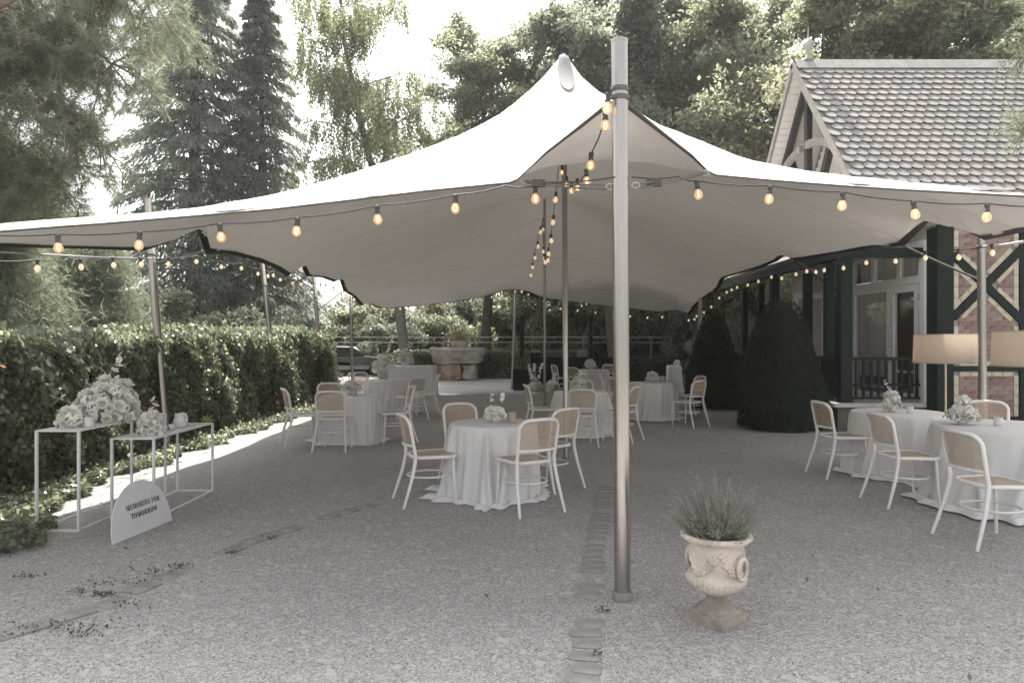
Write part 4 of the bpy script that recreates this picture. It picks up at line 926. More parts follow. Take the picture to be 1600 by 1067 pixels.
# lavender
lt = thing('lavender_plant', (ux, uy, uz + 0.45), 'bushy grey-green lavender with faded spikes growing in the urn', 'plant')
M['lav'] = mat('lavender_leaf', (0.29, 0.29, 0.245), 0.7, island=0.35, translucent=(0.22, 0.26, 0.15), tmix=0.3)
M['lavf'] = mat('lavender_flower', (0.30, 0.25, 0.265), 0.8, island=0.3, translucent=(0.34, 0.27, 0.30), tmix=0.3)
V1 = []; V2 = []; stems = MB(); rr = np.random.default_rng(9)
for k in range(300):
    an = rr.uniform(0, 6.28); q_ = math.sqrt(rr.uniform(0, 1)); L = rr.uniform(.12, .33) * (1.1 - .35 * q_)
    b0 = np.array([.10 * q_ * math.cos(an), .10 * q_ * math.sin(an), 0.0]); tip = b0 + np.array([math.cos(an) * q_ * .17, math.sin(an) * q_ * .18, L]) + rr.normal(size=3) * .035
    md = (b0 + tip) / 2 + np.array([math.cos(an), math.sin(an), 0]) * .012
    stems.tube([b0, md, tip], 0.0011, 3, caps=False)
    for j in range(18):
        f_ = rr.uniform(0.0, .62); p = b0 * (1 - f_) ** 2 + 2 * f_ * (1 - f_) * md + f_ * f_ * tip
        V1.append((p, (tip - b0) / L + rr.normal(size=3) * .9))
    if rr.random() < .62:
        for j in range(13):
            f_ = rr.uniform(.80, 1.0); p = b0 * (1 - f_) + tip * f_; V2.append(p + rr.normal(size=3) * .0035)
stems.build('stems', M['lav'], lt, local=True)['kind'] = 'stuff'
C1 = np.array([p for p, a_ in V1]); A1 = np.array([a_ for p, a_ in V1]); A1 /= np.linalg.norm(A1, axis=1, keepdims=True)
V, Fc = leaves(C1 + A1 * .014, 0.036, rr, 0.10, axis=A1, axmix=0.75); put('leaves', npmesh('leaves', V, Fc, M['lav']), lt)['kind'] = 'stuff'
V, Fc = leaves(np.array(V2), 0.0085, rr, 0.7); put('flower_spikes', npmesh('flower_spikes', V, Fc, M['lavf']), lt)['kind'] = 'stuff'

# ------------------------------------------------------------ floor lamps
M['shade'] = mat('linen_shade', (0.47, 0.41, 0.35), 0.9, var=0.10, scale=90, bump=0.3, bscale=220, translucent=(0.60, 0.50, 0.40), tmix=0.35, streak=(1, 1, 3))
M['brass'] = mat('pale_brass', (0.62, 0.52, 0.40), 0.35, metal=0.9)
def floor_lamp(x, y, zt, r, hh, label):
    t = thing('floor_lamp', (x, y, 0), label, 'floor lamp', 'floor lamps with drum shades')
    b = MB(); n = 48
    b.lathe([(r, zt - hh), (r * .985, zt - hh + .002), (r * .955, zt - .002), (r * .955, zt)], (x, y, 0), n, caps=False); sh = b.build('lamp_shade', M['shade'], t, True)
    b = MB(); b.lathe([(r * 1.004, zt - hh - .004), (r * 1.004, zt - hh + .012)], (x, y, 0), n, caps=False); b.lathe([(r * .96, zt - .010), (r * .96, zt + .003)], (x, y, 0), n, caps=False); b.build('trim', M['shade'], sh)
    MB().tube([(x, y, 0.02), (x, y, zt - hh * .45)], 0.014, 12).build('stand', M['brass'], t, True)
    MB().lathe([(0.16, 0.0), (0.16, 0.018), (0.02, 0.03)], (x, y, gz(x, y)), 24).build('base', M['brass'], t)
    ld = bpy.data.lights.new('lamp_bulb', 'POINT'); ld.energy = 0.8; ld.color = (1.0, 0.78, 0.56); ld.shadow_soft_size = 0.05
    lo = bpy.data.objects.new('lamp_light', ld); COL.objects.link(lo); lo.parent = t; lo.location = (0, 0, zt - hh * .4)
floor_lamp(5.62, 8.85, 1.645, 0.375, 0.365, 'whole drum-shade floor lamp left of the steel pole by the brick wall')
floor_lamp(5.30, 6.95, 1.655, 0.36, 0.355, 'floor lamp cut by the right edge of the picture')

# ------------------------------------------------------------ half-timbered house
M['green'] = mat('dark_green_paint', (0.006, 0.014, 0.012), 0.55, spec=0.25, var=0.18, scale=6, bump=0.15, bscale=40)
M['brick'] = mat('red_brick', (0.265, 0.165, 0.145), 0.85, var=0.25, scale=14, bump=0.5, bscale=60)
M['brick2'] = mat('pale_red_brick', (0.31, 0.225, 0.20), 0.85, var=0.25, scale=14, bump=0.5, bscale=60)
M['brick3'] = mat('dusky_brick', (0.21, 0.145, 0.13), 0.85, var=0.25, scale=14, bump=0.5, bscale=60)
M['mortar'] = mat('mortar', (0.36, 0.33, 0.30), 0.95, bump=0.4, bscale=80)
M['cream'] = mat('cream_brick', (0.56, 0.51, 0.41), 0.8, var=0.14, scale=10, bump=0.4, bscale=60)
M['wpaint'] = mat('white_window_paint', (0.80, 0.795, 0.785), 0.4, var=0.04, scale=8)
M['wboard'] = mat('pale_board', (0.55, 0.525, 0.50), 0.7, var=0.10, scale=5, streak=(1, 12, 12), bump=0.2, bscale=30)
M['timber'] = mat('dark_brown_timber', (0.018, 0.016, 0.015), 0.75, var=0.25, scale=6, bump=0.4, bscale=30)
M['timber2'] = mat('grey_painted_timber', (0.22, 0.205, 0.19), 0.7, var=0.15, scale=6, bump=0.3, bscale=30)
M['tileA'] = mat('fish_scale_tile', (0.29, 0.272, 0.262), 0.8, var=0.2, scale=7, bump=0.4, bscale=40)
M['tileB'] = mat('fish_scale_tile_warm', (0.31, 0.283, 0.268), 0.8, var=0.2, scale=7, bump=0.4, bscale=40)
M['tileC'] = mat('fish_scale_tile_grey', (0.262, 0.249, 0.242), 0.8, var=0.2, scale=7, bump=0.4, bscale=40)
M['slab'] = mat('deck_stone', (0.46, 0.43, 0.41), 0.85, var=0.18, scale=5, bump=0.4, bscale=40)
M['plinthdark'] = mat('plinth_render', (0.12, 0.11, 0.105), 0.9, var=0.2, scale=4, bump=0.4, bscale=30)
M['curtain'] = mat('net_curtain', (0.82, 0.80, 0.775), 0.9, translucent=(0.6, 0.57, 0.54), tmix=0.4)
M['glass'] = glass_mat('window_glass', (0.96, 0.965, 0.96), 0.88)
M['interior'] = mat('room_wall', (0.35, 0.31, 0.27), 0.9)
M['lead'] = mat('ridge_lead', (0.36, 0.34, 0.325), 0.6, var=0.15, scale=4, bump=0.3, bscale=20)

WX, WY = 7.17, 11.53                            # corner of the house
XR = 6.08; YA = 14.75; ZA = 7.57; SL = 1.235; YE = 11.50
def zr(y): return ZA - SL * abs(YA - y)
YB = 2 * YA - YE
house = thing('timber_house', (WX, WY, 0), 'half-timbered house with green beams, brick panels and fish-scale tiled roof', 'house')
# wall body facing us, with bricks laid one by one
fw = thing_part = None
b = MB(); b.bx(WX + 0.27, WX + 6.2, WY + 0.02, WY + 0.25, 0.0, zr(WY + .25) - .15); wall = b.build('wall', M['mortar'], house)
def q_in(x, z): return True
BW = (7.46, 8.56)                               # brick panel between two posts
cxX, czX = 8.02, 2.52
def brace_dist(x, z):
    out_ = []
    for (ax, az, bx_, bz) in braces:
        dx, dz = bx_ - ax, bz - az; L = math.hypot(dx, dz); out_.append(abs((x - ax) * dz - (z - az) * dx) / L)
    return min(out_)
braces = [(7.44, 3.03, 8.60, 1.93), (7.44, 1.97, 8.60, 3.13)]
bm_ = {}
def brick_mesh(L, h_, mk, k):
    key = (round(L, 2), mk, k)
    if key not in bm_:
        rr = random.Random(k * 7 + int(L * 100)); b = MB(); c_ = .006; hx, hz = L / 2, h_ / 2
        pl = [(-hx + c_, -hz), (hx - c_, -hz), (hx, -hz + c_), (hx, hz - c_), (hx - c_, hz), (-hx + c_, hz), (-hx, hz - c_), (-hx, -hz + c_)]
        b.prism(pl, lambda u, v, t_: (u, t_, v + rr.uniform(-.0012, .0012)), 0.02, -0.012 - k * .0015); bm_[key] = b.mesh('brick', M[mk])
    return bm_[key]
def lay(x0, x1, z0, z1, clip):
    rr = random.Random(5); ch = 0.0775; z = z0 + ch / 2; row = 0
    while z < z1 - ch * .3:
        x = x0 - (0.11 if row % 2 else 0.0)
        while x < x1:
            L = 0.205; a0, a1 = max(x, x0), min(x + L, x1)
            if a1 - a0 > 0.05:
                c = ((a0 + a1) / 2, z)
                if not clip or brace_dist(*c) > 0.10 or abs(c[0] - cxX) > 9:
                    put('brick', brick_mesh(a1 - a0, 0.063, rr.choice(['brick', 'brick', 'brick2', 'brick3']), rr.randrange(3)), wall, (c[0] - WX, 0.02, c[1]))
            x += L + 0.012
        z += ch; row += 1
lay(BW[0] + .09, BW[1] - .09, 1.22, 3.42, True)
lay(BW[0] + .09, BW[1] - .09, 0.36, 0.98, False)
lay(8.90, 9.9, 0.36, 0.98, False); lay(8.90, 9.9, 1.22, 3.40, False)
# cream brick borders, block by block
cmesh = {}
def cream_line(ax, az, bx_, bz, w_=0.075, L0=0.19):
    dx, dz = bx_ - ax, bz - az; L = math.hypot(dx, dz); n = max(1, round(L / L0)); ang = -math.atan2(dz, dx)
    key = round(L / n, 2)
    if key not in cmesh:
        b = MB(); hx, hz = (L / n - .010) / 2, w_ / 2; b.prism([(-hx, -hz), (hx, -hz), (hx, hz), (-hx, hz)], lambda u, v, t_: (u, t_, v), 0.02, -0.020); cmesh[key] = b.mesh('cream_brick', M['cream'])
    for k in range(n):
        f_ = (k + .5) / n; put('cream_brick', cmesh[key], wall, (ax + dx * f_ - WX, 0.018, az + dz * f_), (0, ang, 0))
for x in (BW[0] + .042, BW[1] - .042):
    cream_line(x, 0.30, x, 1.0); 
    for z0, z1 in ((1.18, 1.83), (2.10, 2.88), (3.16, 3.45)): cream_line(x, z0, x, z1)
cream_line(BW[0] + .09, 1.022, BW[1] - .09, 1.022); cream_line(BW[0] + .09, 1.195, BW[1] - .09, 1.195)
for (ax, az, bx_, bz) in braces:
    dx, dz = bx_ - ax, bz - az; L = math.hypot(dx, dz); nx_, nz_ = -dz / L, dx / L
    for s in (-1, 1):
        o_ = s * 0.108
        for t0, t1 in ((0.07, 0.43), (0.59, 0.93)):
            cream_line(ax + dx * t0 + nx_ * o_, az + dz * t0 + nz_ * o_, ax + dx * t1 + nx_ * o_, az + dz * t1 + nz_ * o_)
# timbers of the front wall
def beam_part(name, m, *boxes):
    b = MB()
    for bx_ in boxes: b.bx(*bx_)
    return b.build(name, M[m], house)
beam_part('corner_post', 'green', (WX - .01, WX + .27, WY - .035, WY + .26, 0.30, 3.50))
beam_part('wall_post', 'green', (8.565, 8.80, WY - .03, WY + .02, 0.30, 3.50))
beam_part('wall_post', 'green', (9.98, 10.2, WY - .03, WY + .02, 0.30, 3.50))
beam_part('rail_beam', 'green', (WX + .272, 8.563, WY - .028, WY + .02, 1.065, 1.152)); beam_part('rail_beam', 'green', (8.802, 9.978, WY - .028, WY + .02, 1.065, 1.152))
beam_part('sill_beam', 'green', (WX - .01, 13.3, WY - .045, WY + .02, 0.17, 0.298))
beam_part('plinth', 'plinthdark', (WX - .005, 13.3, WY - .02, WY + .3, 0.0, 0.168))
for i, (ax, az, bx_, bz) in enumerate(braces):
    b = MB(); b.beam((ax, WY - .012 - i * .004, az), (bx_, WY - .012 - i * .004, bz), 0.125, 0.05, up=(0, 1, 0)); b.build('brace', M['green'], house)
beam_part('wall_plate', 'green', (WX - .01, 13.3, WY - .05, WY + .0, 3.502, 3.53))

# glazed gable side, a plane at x = WX facing left
sw = MB(); sw.bx(WX + .03, WX + .2, WY + .265, 15.75, 3.33, 3.70); sw.bx(WX + .03, WX + .2, 15.75, YB - .45, 0.5, 3.55)
side = sw.build('side_wall', M['wboard'], house)
MB().bx(WX + 1.9, WX + 2.0, WY + .3, 17.5, 0.5, 3.4).build('inner_wall', M['interior'], house)
MB().bx(WX + .2, WX + 1.9, 16.2, 16.3, 0.5, 3.4).build('inner_wall', M['interior'], house)
MB().bx(WX + .05, 13, WY + .27, 17.8, 0.42, 0.508).build('floor', M['slab'], house)
def yat(px): return (WX) * F / (px - 800)
def frame_part(name, y0, y1, z0, z1, w_=0.07, d0=-0.03, d1=0.05, glass=True, parent=None, mull=()):
    b = MB(); x0, x1 = WX + d0, WX + d1
    b.bx(x0, x1, y0, y0 + w_, z0, z1); b.bx(x0, x1, y1 - w_, y1, z0, z1); b.bx(x0, x1, y0 + w_, y1 - w_, z1 - w_, z1); b.bx(x0, x1, y0 + w_, y1 - w_, z0, z0 + w_)
    for mz in mull: b.bx(x0 + .01, x1 - .01, y0 + w_, y1 - w_, mz - .02, mz + .02)
    o = b.build(name, M['wpaint'], parent or house)
    if glass: MB().bx(WX + .008, WX + .013, y0 + w_, y1 - w_, z0 + w_, z1 - w_).build('pane', M['glass'], o)
    return o
ZT = 2.60
MB().bx(WX - .05, WX + .06, WY + .27, 15.7, 3.22, 3.33).build('lintel', M['wpaint'], house)
MB().bx(WX - .045, WX + .055, WY + .40, 15.7, ZT, ZT + .09).build('transom_bar', M['wpaint'], house)
MB().bx(WX - .05, WX + .06, WY + .27, WY + .40, 0.51, 3.218).build('door_jamb', M['wpaint'], house)
for y0, y1 in ((11.95, 12.62), (12.64, 13.50), (13.52, 14.35), (14.37, 15.05), (15.07, 15.7)): frame_part('transom_window', y0, y1, ZT + .092, 3.218, 0.045)
d = frame_part('glass_door', 12.0, 12.92, 0.51, ZT - .002, 0.13, mull=(1.02,))
b = MB(); b.tube([(WX - .035, 12.86, 1.48), (WX - .075, 12.86, 1.48), (WX - .075, 12.76, 1.48)], 0.009, 6); b.build('handle', M['steel'], d)
for hz in (0.8, 1.5, 2.3): MB().bx(WX - .042, WX - .03, 11.945, 11.985, hz, hz + .1).build('hinge', M['steel'], d)
frame_part('side_window', 12.95, 14.30, 0.51, ZT - .002, 0.07); frame_part('side_window', 14.33, 15.03, 0.51, ZT - .002, 0.06)
# door leaf standing open towards the garden
od = MB(); x0, x1, z0, z1, w_ = 6.42, 7.14, 0.53, 2.68, 0.09
od.bx(x0, x0 + w_, 15.50, 15.55, z0, z1); od.bx(x1 - w_, x1, 15.50, 15.55, z0, z1); od.bx(x0 + w_, x1 - w_, 15.50, 15.55, z1 - .12, z1); od.bx(x0 + w_, x1 - w_, 15.50, 15.55, z0, z0 + .25)
od = od.build('open_door', M['wpaint'], house); MB().bx(x0 + w_, x1 - w_, 15.523, 15.528, z0 + .25, z1 - .12).build('pane', M['glass'], od)
# gathered curtains
def curtain_part(y0, y1, z0, z1, seed):
    rr = np.random.default_rng(seed); n = 120; ys = np.linspace(y0, y1, n); ph = rr.uniform(0, 6, 3)
    dx = 0.035 * np.sin((ys - y0) * 46 + ph[0]) + 0.018 * np.sin((ys - y0) * 83 + ph[1]) + .01 * np.sin((ys - y0) * 17 + ph[2])
    b = MB(); b.add([(WX + .085 + a_, y, z0 + .02 * math.sin(y * 40)) for a_, y in zip(dx, ys)] + [(WX + .08 + a_ * .8, y, z1) for a_, y in zip(dx, ys)], [(i, i + 1, n + i + 1, n + i) for i in range(n - 1)])
    b.build('curtain', M['curtain'], house, True)
curtain_part(13.0, 14.25, 0.9, ZT - .05, 1); curtain_part(12.0, 14.2, ZT + .12, 3.2, 2); curtain_part(14.35, 15.0, 0.9, 3.2, 3)

# veranda: stone deck, posts, beam, balustrade
DX0 = 5.55
MB().bx(DX0, WX - .055, 11.72, 20.5, 0.44, 0.51).build('deck', M['slab'], house)
MB().bx(DX0 + .08, WX + .0, 11.80, 20.4, 0.0, 0.438).build('deck_base', M['plinthdark'], house)
posts = [(5.78, 11.88, .20), (5.86, 12.62, .15), (6.28, 14.5, .15), (5.84, 15.2, .17), (6.2, 17.0, .14), (6.2, 18.2, .14)]
for x, y, w_ in posts: MB().bx(x - w_ / 2, x + w_ / 2, y - w_ / 2, y + w_ / 2, 0.512, 3.02).build('veranda_post', M['green'], house)
MB().bx(5.70, 5.86, 11.75, 20.3, 3.022, 3.2).build('veranda_beam', M['green'], house)
MB().bx(5.862, WX - .06, 11.8, 11.94, 3.03, 3.19).build('veranda_beam', M['green'], house)
b = MB(); b.add([(5.42, 11.6, 3.19), (WX, 11.6, 3.62), (WX, 20.5, 3.62), (5.42, 20.5, 3.19), (5.42, 11.6, 3.25), (WX, 11.6, 3.68), (WX, 20.5, 3.68), (5.42, 20.5, 3.25)],
    [(0, 3, 2, 1), (4, 5, 6, 7), (0, 1, 5, 4), (1, 2, 6, 5), (2, 3, 7, 6), (3, 0, 4, 7)]); b.build('veranda_roof', M['wboard'], house)  # unseen roof, boarded pale to bounce light onto the glazed side
rl = MB(); rl.bx(5.89, 7.10, 11.86, 11.92, 1.24, 1.30); rl.bx(5.89, 7.10, 11.87, 11.91, 0.80, 0.84); rl.bx(5.89, 7.10, 11.87, 11.91, 0.565, 0.605); rl = rl.build('balustrade', M['green'], house)
for k in range(9):
    x = 5.99 + k * 0.132; MB().bx(x - .022, x + .022, 11.875, 11.905, 0.606, 1.239).build('baluster', M['green'], rl)
rl = MB(); rl.bx(5.755, 5.805, 11.99, 20.2, 1.24, 1.30); rl.bx(5.76, 5.80, 11.99, 20.2, 0.565, 0.605); rl = rl.build('balustrade', M['green'], house)
bme = MB().bx(-.017, .017, -.02, .02, 0.606, 1.239).mesh('baluster', M['green'])
for k in range(60):
    y = 12.06 + k * .135; put('baluster', bme, rl, np.array([5.78, y, 0]) - WL[house.name])

# roof: deck sheets, fish-scale tiles, rake boards, ridge
XE = 13.6
def slope_pt(s, x, lift=0.0, side_=1):         # s measured up the slope from the eave
    dy, dz = 1 / math.hypot(1, SL), SL / math.hypot(1, SL)
    y = YE + s * dy; z = zr(YE) + s * dz
    y += -dz * lift; z += dy * lift
    if side_ < 0: y = 2 * YA - y
    return (x, y, z)
SLEN = (YA - YE) * math.hypot(1, SL)
b = MB()
for sd_ in (1, -1):
    v_ = [slope_pt(0, XR, -.06, sd_), slope_pt(0, XE, -.06, sd_), slope_pt(SLEN, XE, -.06, sd_), slope_pt(SLEN, XR, -.06, sd_), slope_pt(0, XR, 0, sd_), slope_pt(0, XE, 0, sd_), slope_pt(SLEN - .01, XE, 0, sd_), slope_pt(SLEN - .01, XR, 0, sd_)]
    b.add(v_, [(0, 3, 2, 1), (4, 5, 6, 7), (0, 1, 5, 4), (1, 2, 6, 5), (2, 3, 7, 6), (3, 0, 4, 7)])
roof = b.build('roof', M['tileC'], house)
ny_, nz2 = -SL / math.hypot(1, SL), 1 / math.hypot(1, SL)
TW, TE = 0.215, 0.205
def tile_verts(w_, jit):
    # rounded tail pointing down slope; local u along ridge, v up slope, t outwards
    pl = [(-w_ / 2, 0.24), (-w_ / 2, 0.085)]
    pl += [(-w_ / 2 * math.cos(t), 0.085 - 0.085 * math.sin(t) ** 0.9) for t in np.linspace(0.25, math.pi - .25, 7)] + [(w_ / 2, 0.085), (w_ / 2, 0.24)]
    return [(u_ + jit * v_, v_ - (.30 * (u_ + w_ / 2) - .03 if 1 < i_ < len(pl) - 2 else 0)) for i_, (u_, v_) in enumerate(pl)]
tilt = 0.085
def tile_world(s, x, w_, jit, dz_):
    dy, dz = 1 / math.hypot(1, SL), SL / math.hypot(1, SL)
    def fn(u_, v_, t_):
        lift = 0.030 + dz_ - v_ * 0.15 + t_
        return slope_pt(s + v_, x + u_, lift)
    return fn
tiles = []; row = 0; s = 0.02; rr = random.Random(31)
while s < SLEN - .22:
    x = XR + 0.10 + (TW / 2 if row % 2 else 0)
    while x < 11.6:
        X, Y, Z = slope_pt(s, x); px = 800 + F * X / Y; py = HZ - F * (Z - H) / Y
        vis = py < 330 and px < 1640
        tiles.append((s, x, vis, Y)); x += TW
    s += TE; row += 1
visl = sorted([t for t in tiles if t[2]], key=lambda t: t[3])
single = set(id(t) for t in visl[:300])
tm = []
for mk in ('tileA', 'tileB', 'tileC'):
    for j in (.10, .14, .18):
        b = MB(); pl = tile_verts(TW - .006, j)
        # mesh in slope frame expressed as world offsets from slope_pt(s, x)
        o0 = np.array(slope_pt(0, 0)); fn = tile_world(0, 0, TW, 0, 0)
        b.prism(pl, lambda u_, v_, t_: tuple(np.array(fn(u_, v_, t_)) - o0), 0.0, 0.019); tm.append((mk, b.mesh('roof_tile', M[mk])))
far = {'tileA': MB(), 'tileB': MB(), 'tileC': MB()}
for t in tiles:
    s, x, vis, Y = t
    warm = smooth_noise(x * 1.1 + s * .6, 4) > 0.25; mk = rr.choice(['tileB', 'tileA', 'tileB'] if warm else ['tileA', 'tileC', 'tileA'])
    if id(t) in single:
        me = rr.choice([m_ for k_, m_ in tm if k_ == mk]); p = np.array(slope_pt(s, x, rr.uniform(-.003, .004))) - WL[roof.name] if False else np.array(slope_pt(s, x, rr.uniform(-.003, .004))) - WL[house.name]
        put('roof_tile', me, roof, p)
    else:
        fn = tile_world(s, x, TW, 0, rr.uniform(-.003, .004)); far[mk].prism(tile_verts(TW - .006, rr.choice((.10, .14, .18))), fn, 0, 0.019)
allt = MB()
for mk in far:
    if far[mk].v: o = far[mk].build('tile_courses', M[mk], roof); o['kind'] = 'stuff'
# ridge capping, finial
for k in range(18):
    x0 = XR + .02 + k * .40
    b = MB(); b.add([slope_pt(SLEN - .24, x0, .055 + .002 * (k % 2)), slope_pt(SLEN - .24, x0 + .395, .055 + .002 * (k % 2)), (x0 + .395, YA, ZA + .10), (x0, YA, ZA + .10), slope_pt(SLEN - .24, x0 + .395, .055, -1), slope_pt(SLEN - .24, x0, .055, -1),
          slope_pt(SLEN - .24, x0, .035), slope_pt(SLEN - .24, x0 + .395, .035)], [(0, 1, 2, 3), (3, 2, 4, 5), (6, 7, 1, 0)]); b.build('ridge_cap', M['lead'], roof)
fx = XR + 0.32
b = MB(); b.lathe([(0.10, 0.06), (0.09, 0.10), (0.035, 0.17), (0.03, 0.24), (0.055, 0.26), (0.05, 0.28)], (fx, YA, ZA + .02), 16)
b.lathe([(0.02, 0.27), (0.075, 0.30), (0.108, 0.35), (0.118, 0.40), (0.122, 0.405), (0.118, 0.41), (0.10, 0.46), (0.055, 0.50), (0.02, 0.52), (0.013, 0.62), (0.007, 0.80)], (fx, YA, ZA + .02), 20); b.build('finial', M['lead'], roof, True)
# rake boards on both slopes at the gable edge
for sd_ in (1, -1):
    b = MB(); v_ = [slope_pt(-.05, XR - .04, -.09, sd_), slope_pt(-.05, XR - .0, -.09, sd_), slope_pt(SLEN, XR, -.09, sd_), slope_pt(SLEN, XR - .04, -.09, sd_), slope_pt(-.05, XR - .04, .04, sd_), slope_pt(-.05, XR, .04, sd_), slope_pt(SLEN, XR, .04, sd_), slope_pt(SLEN, XR - .04, .04, sd_)]
    b.add(v_, [(0, 3, 2, 1), (4, 5, 6, 7), (0, 1, 5, 4), (1, 2, 6, 5), (2, 3, 7, 6), (3, 0, 4, 7)]); b.build('rake_board', M['timber2'], roof)
# soffit boards under the far slope, weatherboards of the gable wall
bl = 0.155
for k in range(int(SLEN / bl) - 1):
    s0 = k * bl + .05
    for sd_ in (-1, 1):
        b = MB(); v_ = [slope_pt(s0, XR + .02, -.082, sd_), slope_pt(s0, WX, -.082, sd_), slope_pt(s0 + bl - .008, WX, -.082, sd_), slope_pt(s0 + bl - .008, XR + .02, -.082, sd_), slope_pt(s0, XR + .02, -.062, sd_), slope_pt(s0, WX, -.062, sd_), slope_pt(s0 + bl - .008, WX, -.062, sd_), slope_pt(s0 + bl - .008, XR + .02, -.062, sd_)]
        b.add(v_, [(0, 3, 2, 1), (4, 5, 6, 7), (0, 1, 5, 4), (1, 2, 6, 5), (2, 3, 7, 6), (3, 0, 4, 7)]); b.build('soffit_board', M['wboard'], roof)
gw = MB(); gw.prism([(WY + .2, 3.7), (YA, ZA - .28), (2 * YA - WY - .2, 3.7)], lambda u_, v_, t_: (t_, u_, v_), WX + .02, WX + .08); gw = gw.build('gable_wall', M['timber2'], house)
z = 3.72; k = 0
while z < ZA - .6:
    hw = (ZA - .25 - z - .14) / SL
    if hw > .1:
        b = MB(); b.prism([(-hw, 0.0), (hw, 0.0), (hw, .142), (-hw, .142)], lambda u_, v_, t_: (t_ - v_ * .09, YA + u_, z + v_), WX + .018, WX - .004); b.build('weatherboard', M['wboard'], gw)
    z += .15; k += 1
# open truss in front of the gable
TX = 6.40
def tb(name, m, a_, b_, w_=.13, d_=.12, dx=0.0): q_ = MB(); q_.beam((TX + dx, *a_), (TX + dx, *b_), w_, d_, up=(1, 0, 0)); return q_.build(name, M[m], house)
tb('king_post', 'timber', (YA, 3.8), (YA, ZA - .30), .15)
tb('rafter', 'timber', (YA + .22, ZA - .50), (YA + 2.9, ZA - .5 - 2.68 * SL), .15, dx=.02); tb('rafter', 'timber', (YA - .22, ZA - .50), (YA - 2.9, ZA - .5 - 2.68 * SL), .15, dx=.02)
tb('strut', 'timber', (YA, 4.05), (YA - 1.05, 5.75), .15, dx=.06); tb('strut', 'timber', (YA, 4.05), (YA + 1.05, 5.75), .15, dx=.06)
for sg in (-1, 1):
    pts = [(TX - .09, YA + sg * (0.05 + 1.75 * math.sin(t)), 4.55 + 1.25 * math.cos(t) * .9 + .1) for t in np.linspace(0.05, 1.45, 12)]
    q_ = MB()
    for p0, p1 in zip(pts[:-1], pts[1:]): q_.beam(p0, (np.array(p1) + (np.array(p1) - np.array(p0)) * .12), .15, .09, up=(1, 0, 0))
    q_.build('curved_brace', M['timber2'], house)
tb('collar_beam', 'timber2', (YA - 1.9, 4.35), (YA + 1.9, 4.35), .15, dx=.03)

# ------------------------------------------------------------ stone trough, far tables' neighbours, booth, speakers
M['roughstone'] = mat('rough_stone', (0.30, 0.265, 0.235), 0.9, var=0.35, scale=3.0, bump=1.0, bscale=14)
M['ruststone'] = mat('rusty_lichen_stone', (0.26, 0.185, 0.14), 0.9, var=0.55, scale=3.5, bump=1.0, bscale=14)
fx0 = G(716, 594); FX, FY = fx0[0], fx0[1]
t = thing('stone_trough', (FX, FY, 0), 'massive weathered stone trough on two blocks at the back of the court', 'fountain')
def rough_block(x0, x1, y0, y1, z0, z1, seed, name, m, flare=0.0, parent=None):
    rr = np.random.default_rng(seed); n = 9; b = MB(); vs = []; idx_ = {}
    fs = []
    def vid(i, j, k):
        key = (i, j, k)
        if key not in idx_:
            fz = k / n; fl_ = 1 + flare * (fz - .5) * 2
            p = [x0 + (x1 - x0) * i / n, y0 + (y1 - y0) * j / n, z0 + (z1 - z0) * fz]
            cx, cy = (x0 + x1) / 2, (y0 + y1) / 2; p[0] = cx + (p[0] - cx) * fl_; p[1] = cy + (p[1] - cy) * fl_
            e_ = sum(1 for q_ in (i, j, k) if q_ in (0, n)); ins = .04 * (e_ - 1)
            c = np.array([cx, cy, (z0 + z1) / 2]); d = np.array(p) - c; d /= np.linalg.norm(d); p = np.array(p) - d * ins + rr.normal(size=3) * .022
            idx_[key] = len(vs); vs.append(p)
        return idx_[key]
    for a_ in range(n):
        for c_ in range(n):
            for e_ in (0, n):
                fs += [(vid(a_, c_, e_), vid(a_ + 1, c_, e_), vid(a_ + 1, c_ + 1, e_), vid(a_, c_ + 1, e_)), (vid(a_, e_, c_), vid(a_ + 1, e_, c_), vid(a_ + 1, e_, c_ + 1), vid(a_, e_, c_ + 1)), (vid(e_, a_, c_), vid(e_, a_ + 1, c_), vid(e_, a_ + 1, c_ + 1), vid(e_, a_, c_ + 1))]
    b.add(vs, fs); return b.build(name, M[m], parent or t, True)
rough_block(FX - .86, FX + .16, FY - .5, FY + .5, 0.0, 0.70, 1, 'pedestal_block', 'ruststone')
rough_block(FX + .20, FX + .80, FY - .45, FY + .5, 0.0, 0.68, 2, 'pedestal_block', 'roughstone')
rough_block(FX - 1.08, FX + 1.08, FY - .6, FY + .6, 0.70, 1.36, 3, 'basin', 'roughstone', flare=.11)
t2 = thing('stone_planter', (FX + .05, FY - .1, 1.34), 'round stone planter with dry grasses on top of the trough', 'planter')
b = MB(); b.lathe([(0.30, 1.33), (0.36, 1.45), (0.38, 1.62), (0.34, 1.66), (0.30, 1.62)], (FX + .05, FY - .1, 0), 16); b.build('pot', M['roughstone'], t2, True)
rr = np.random.default_rng(5)
C_ = np.c_[rr.normal(0, .22, 900), rr.normal(0, .2, 900), rr.uniform(.28, .72, 900)]
M['drygrass'] = mat('dry_grass', (0.25, 0.22, 0.12), 0.8, island=.3, translucent=(.4, .35, .18), tmix=.3)
V, Fc = leaves(C_ * (1, 1, 1), 0.16, rr, .12, axis=np.c_[C_[:, :2] * 1.5, np.ones(900)], axmix=.8); put('grasses', npmesh('grasses', V, Fc, M['drygrass']), t2)['kind'] = 'stuff'

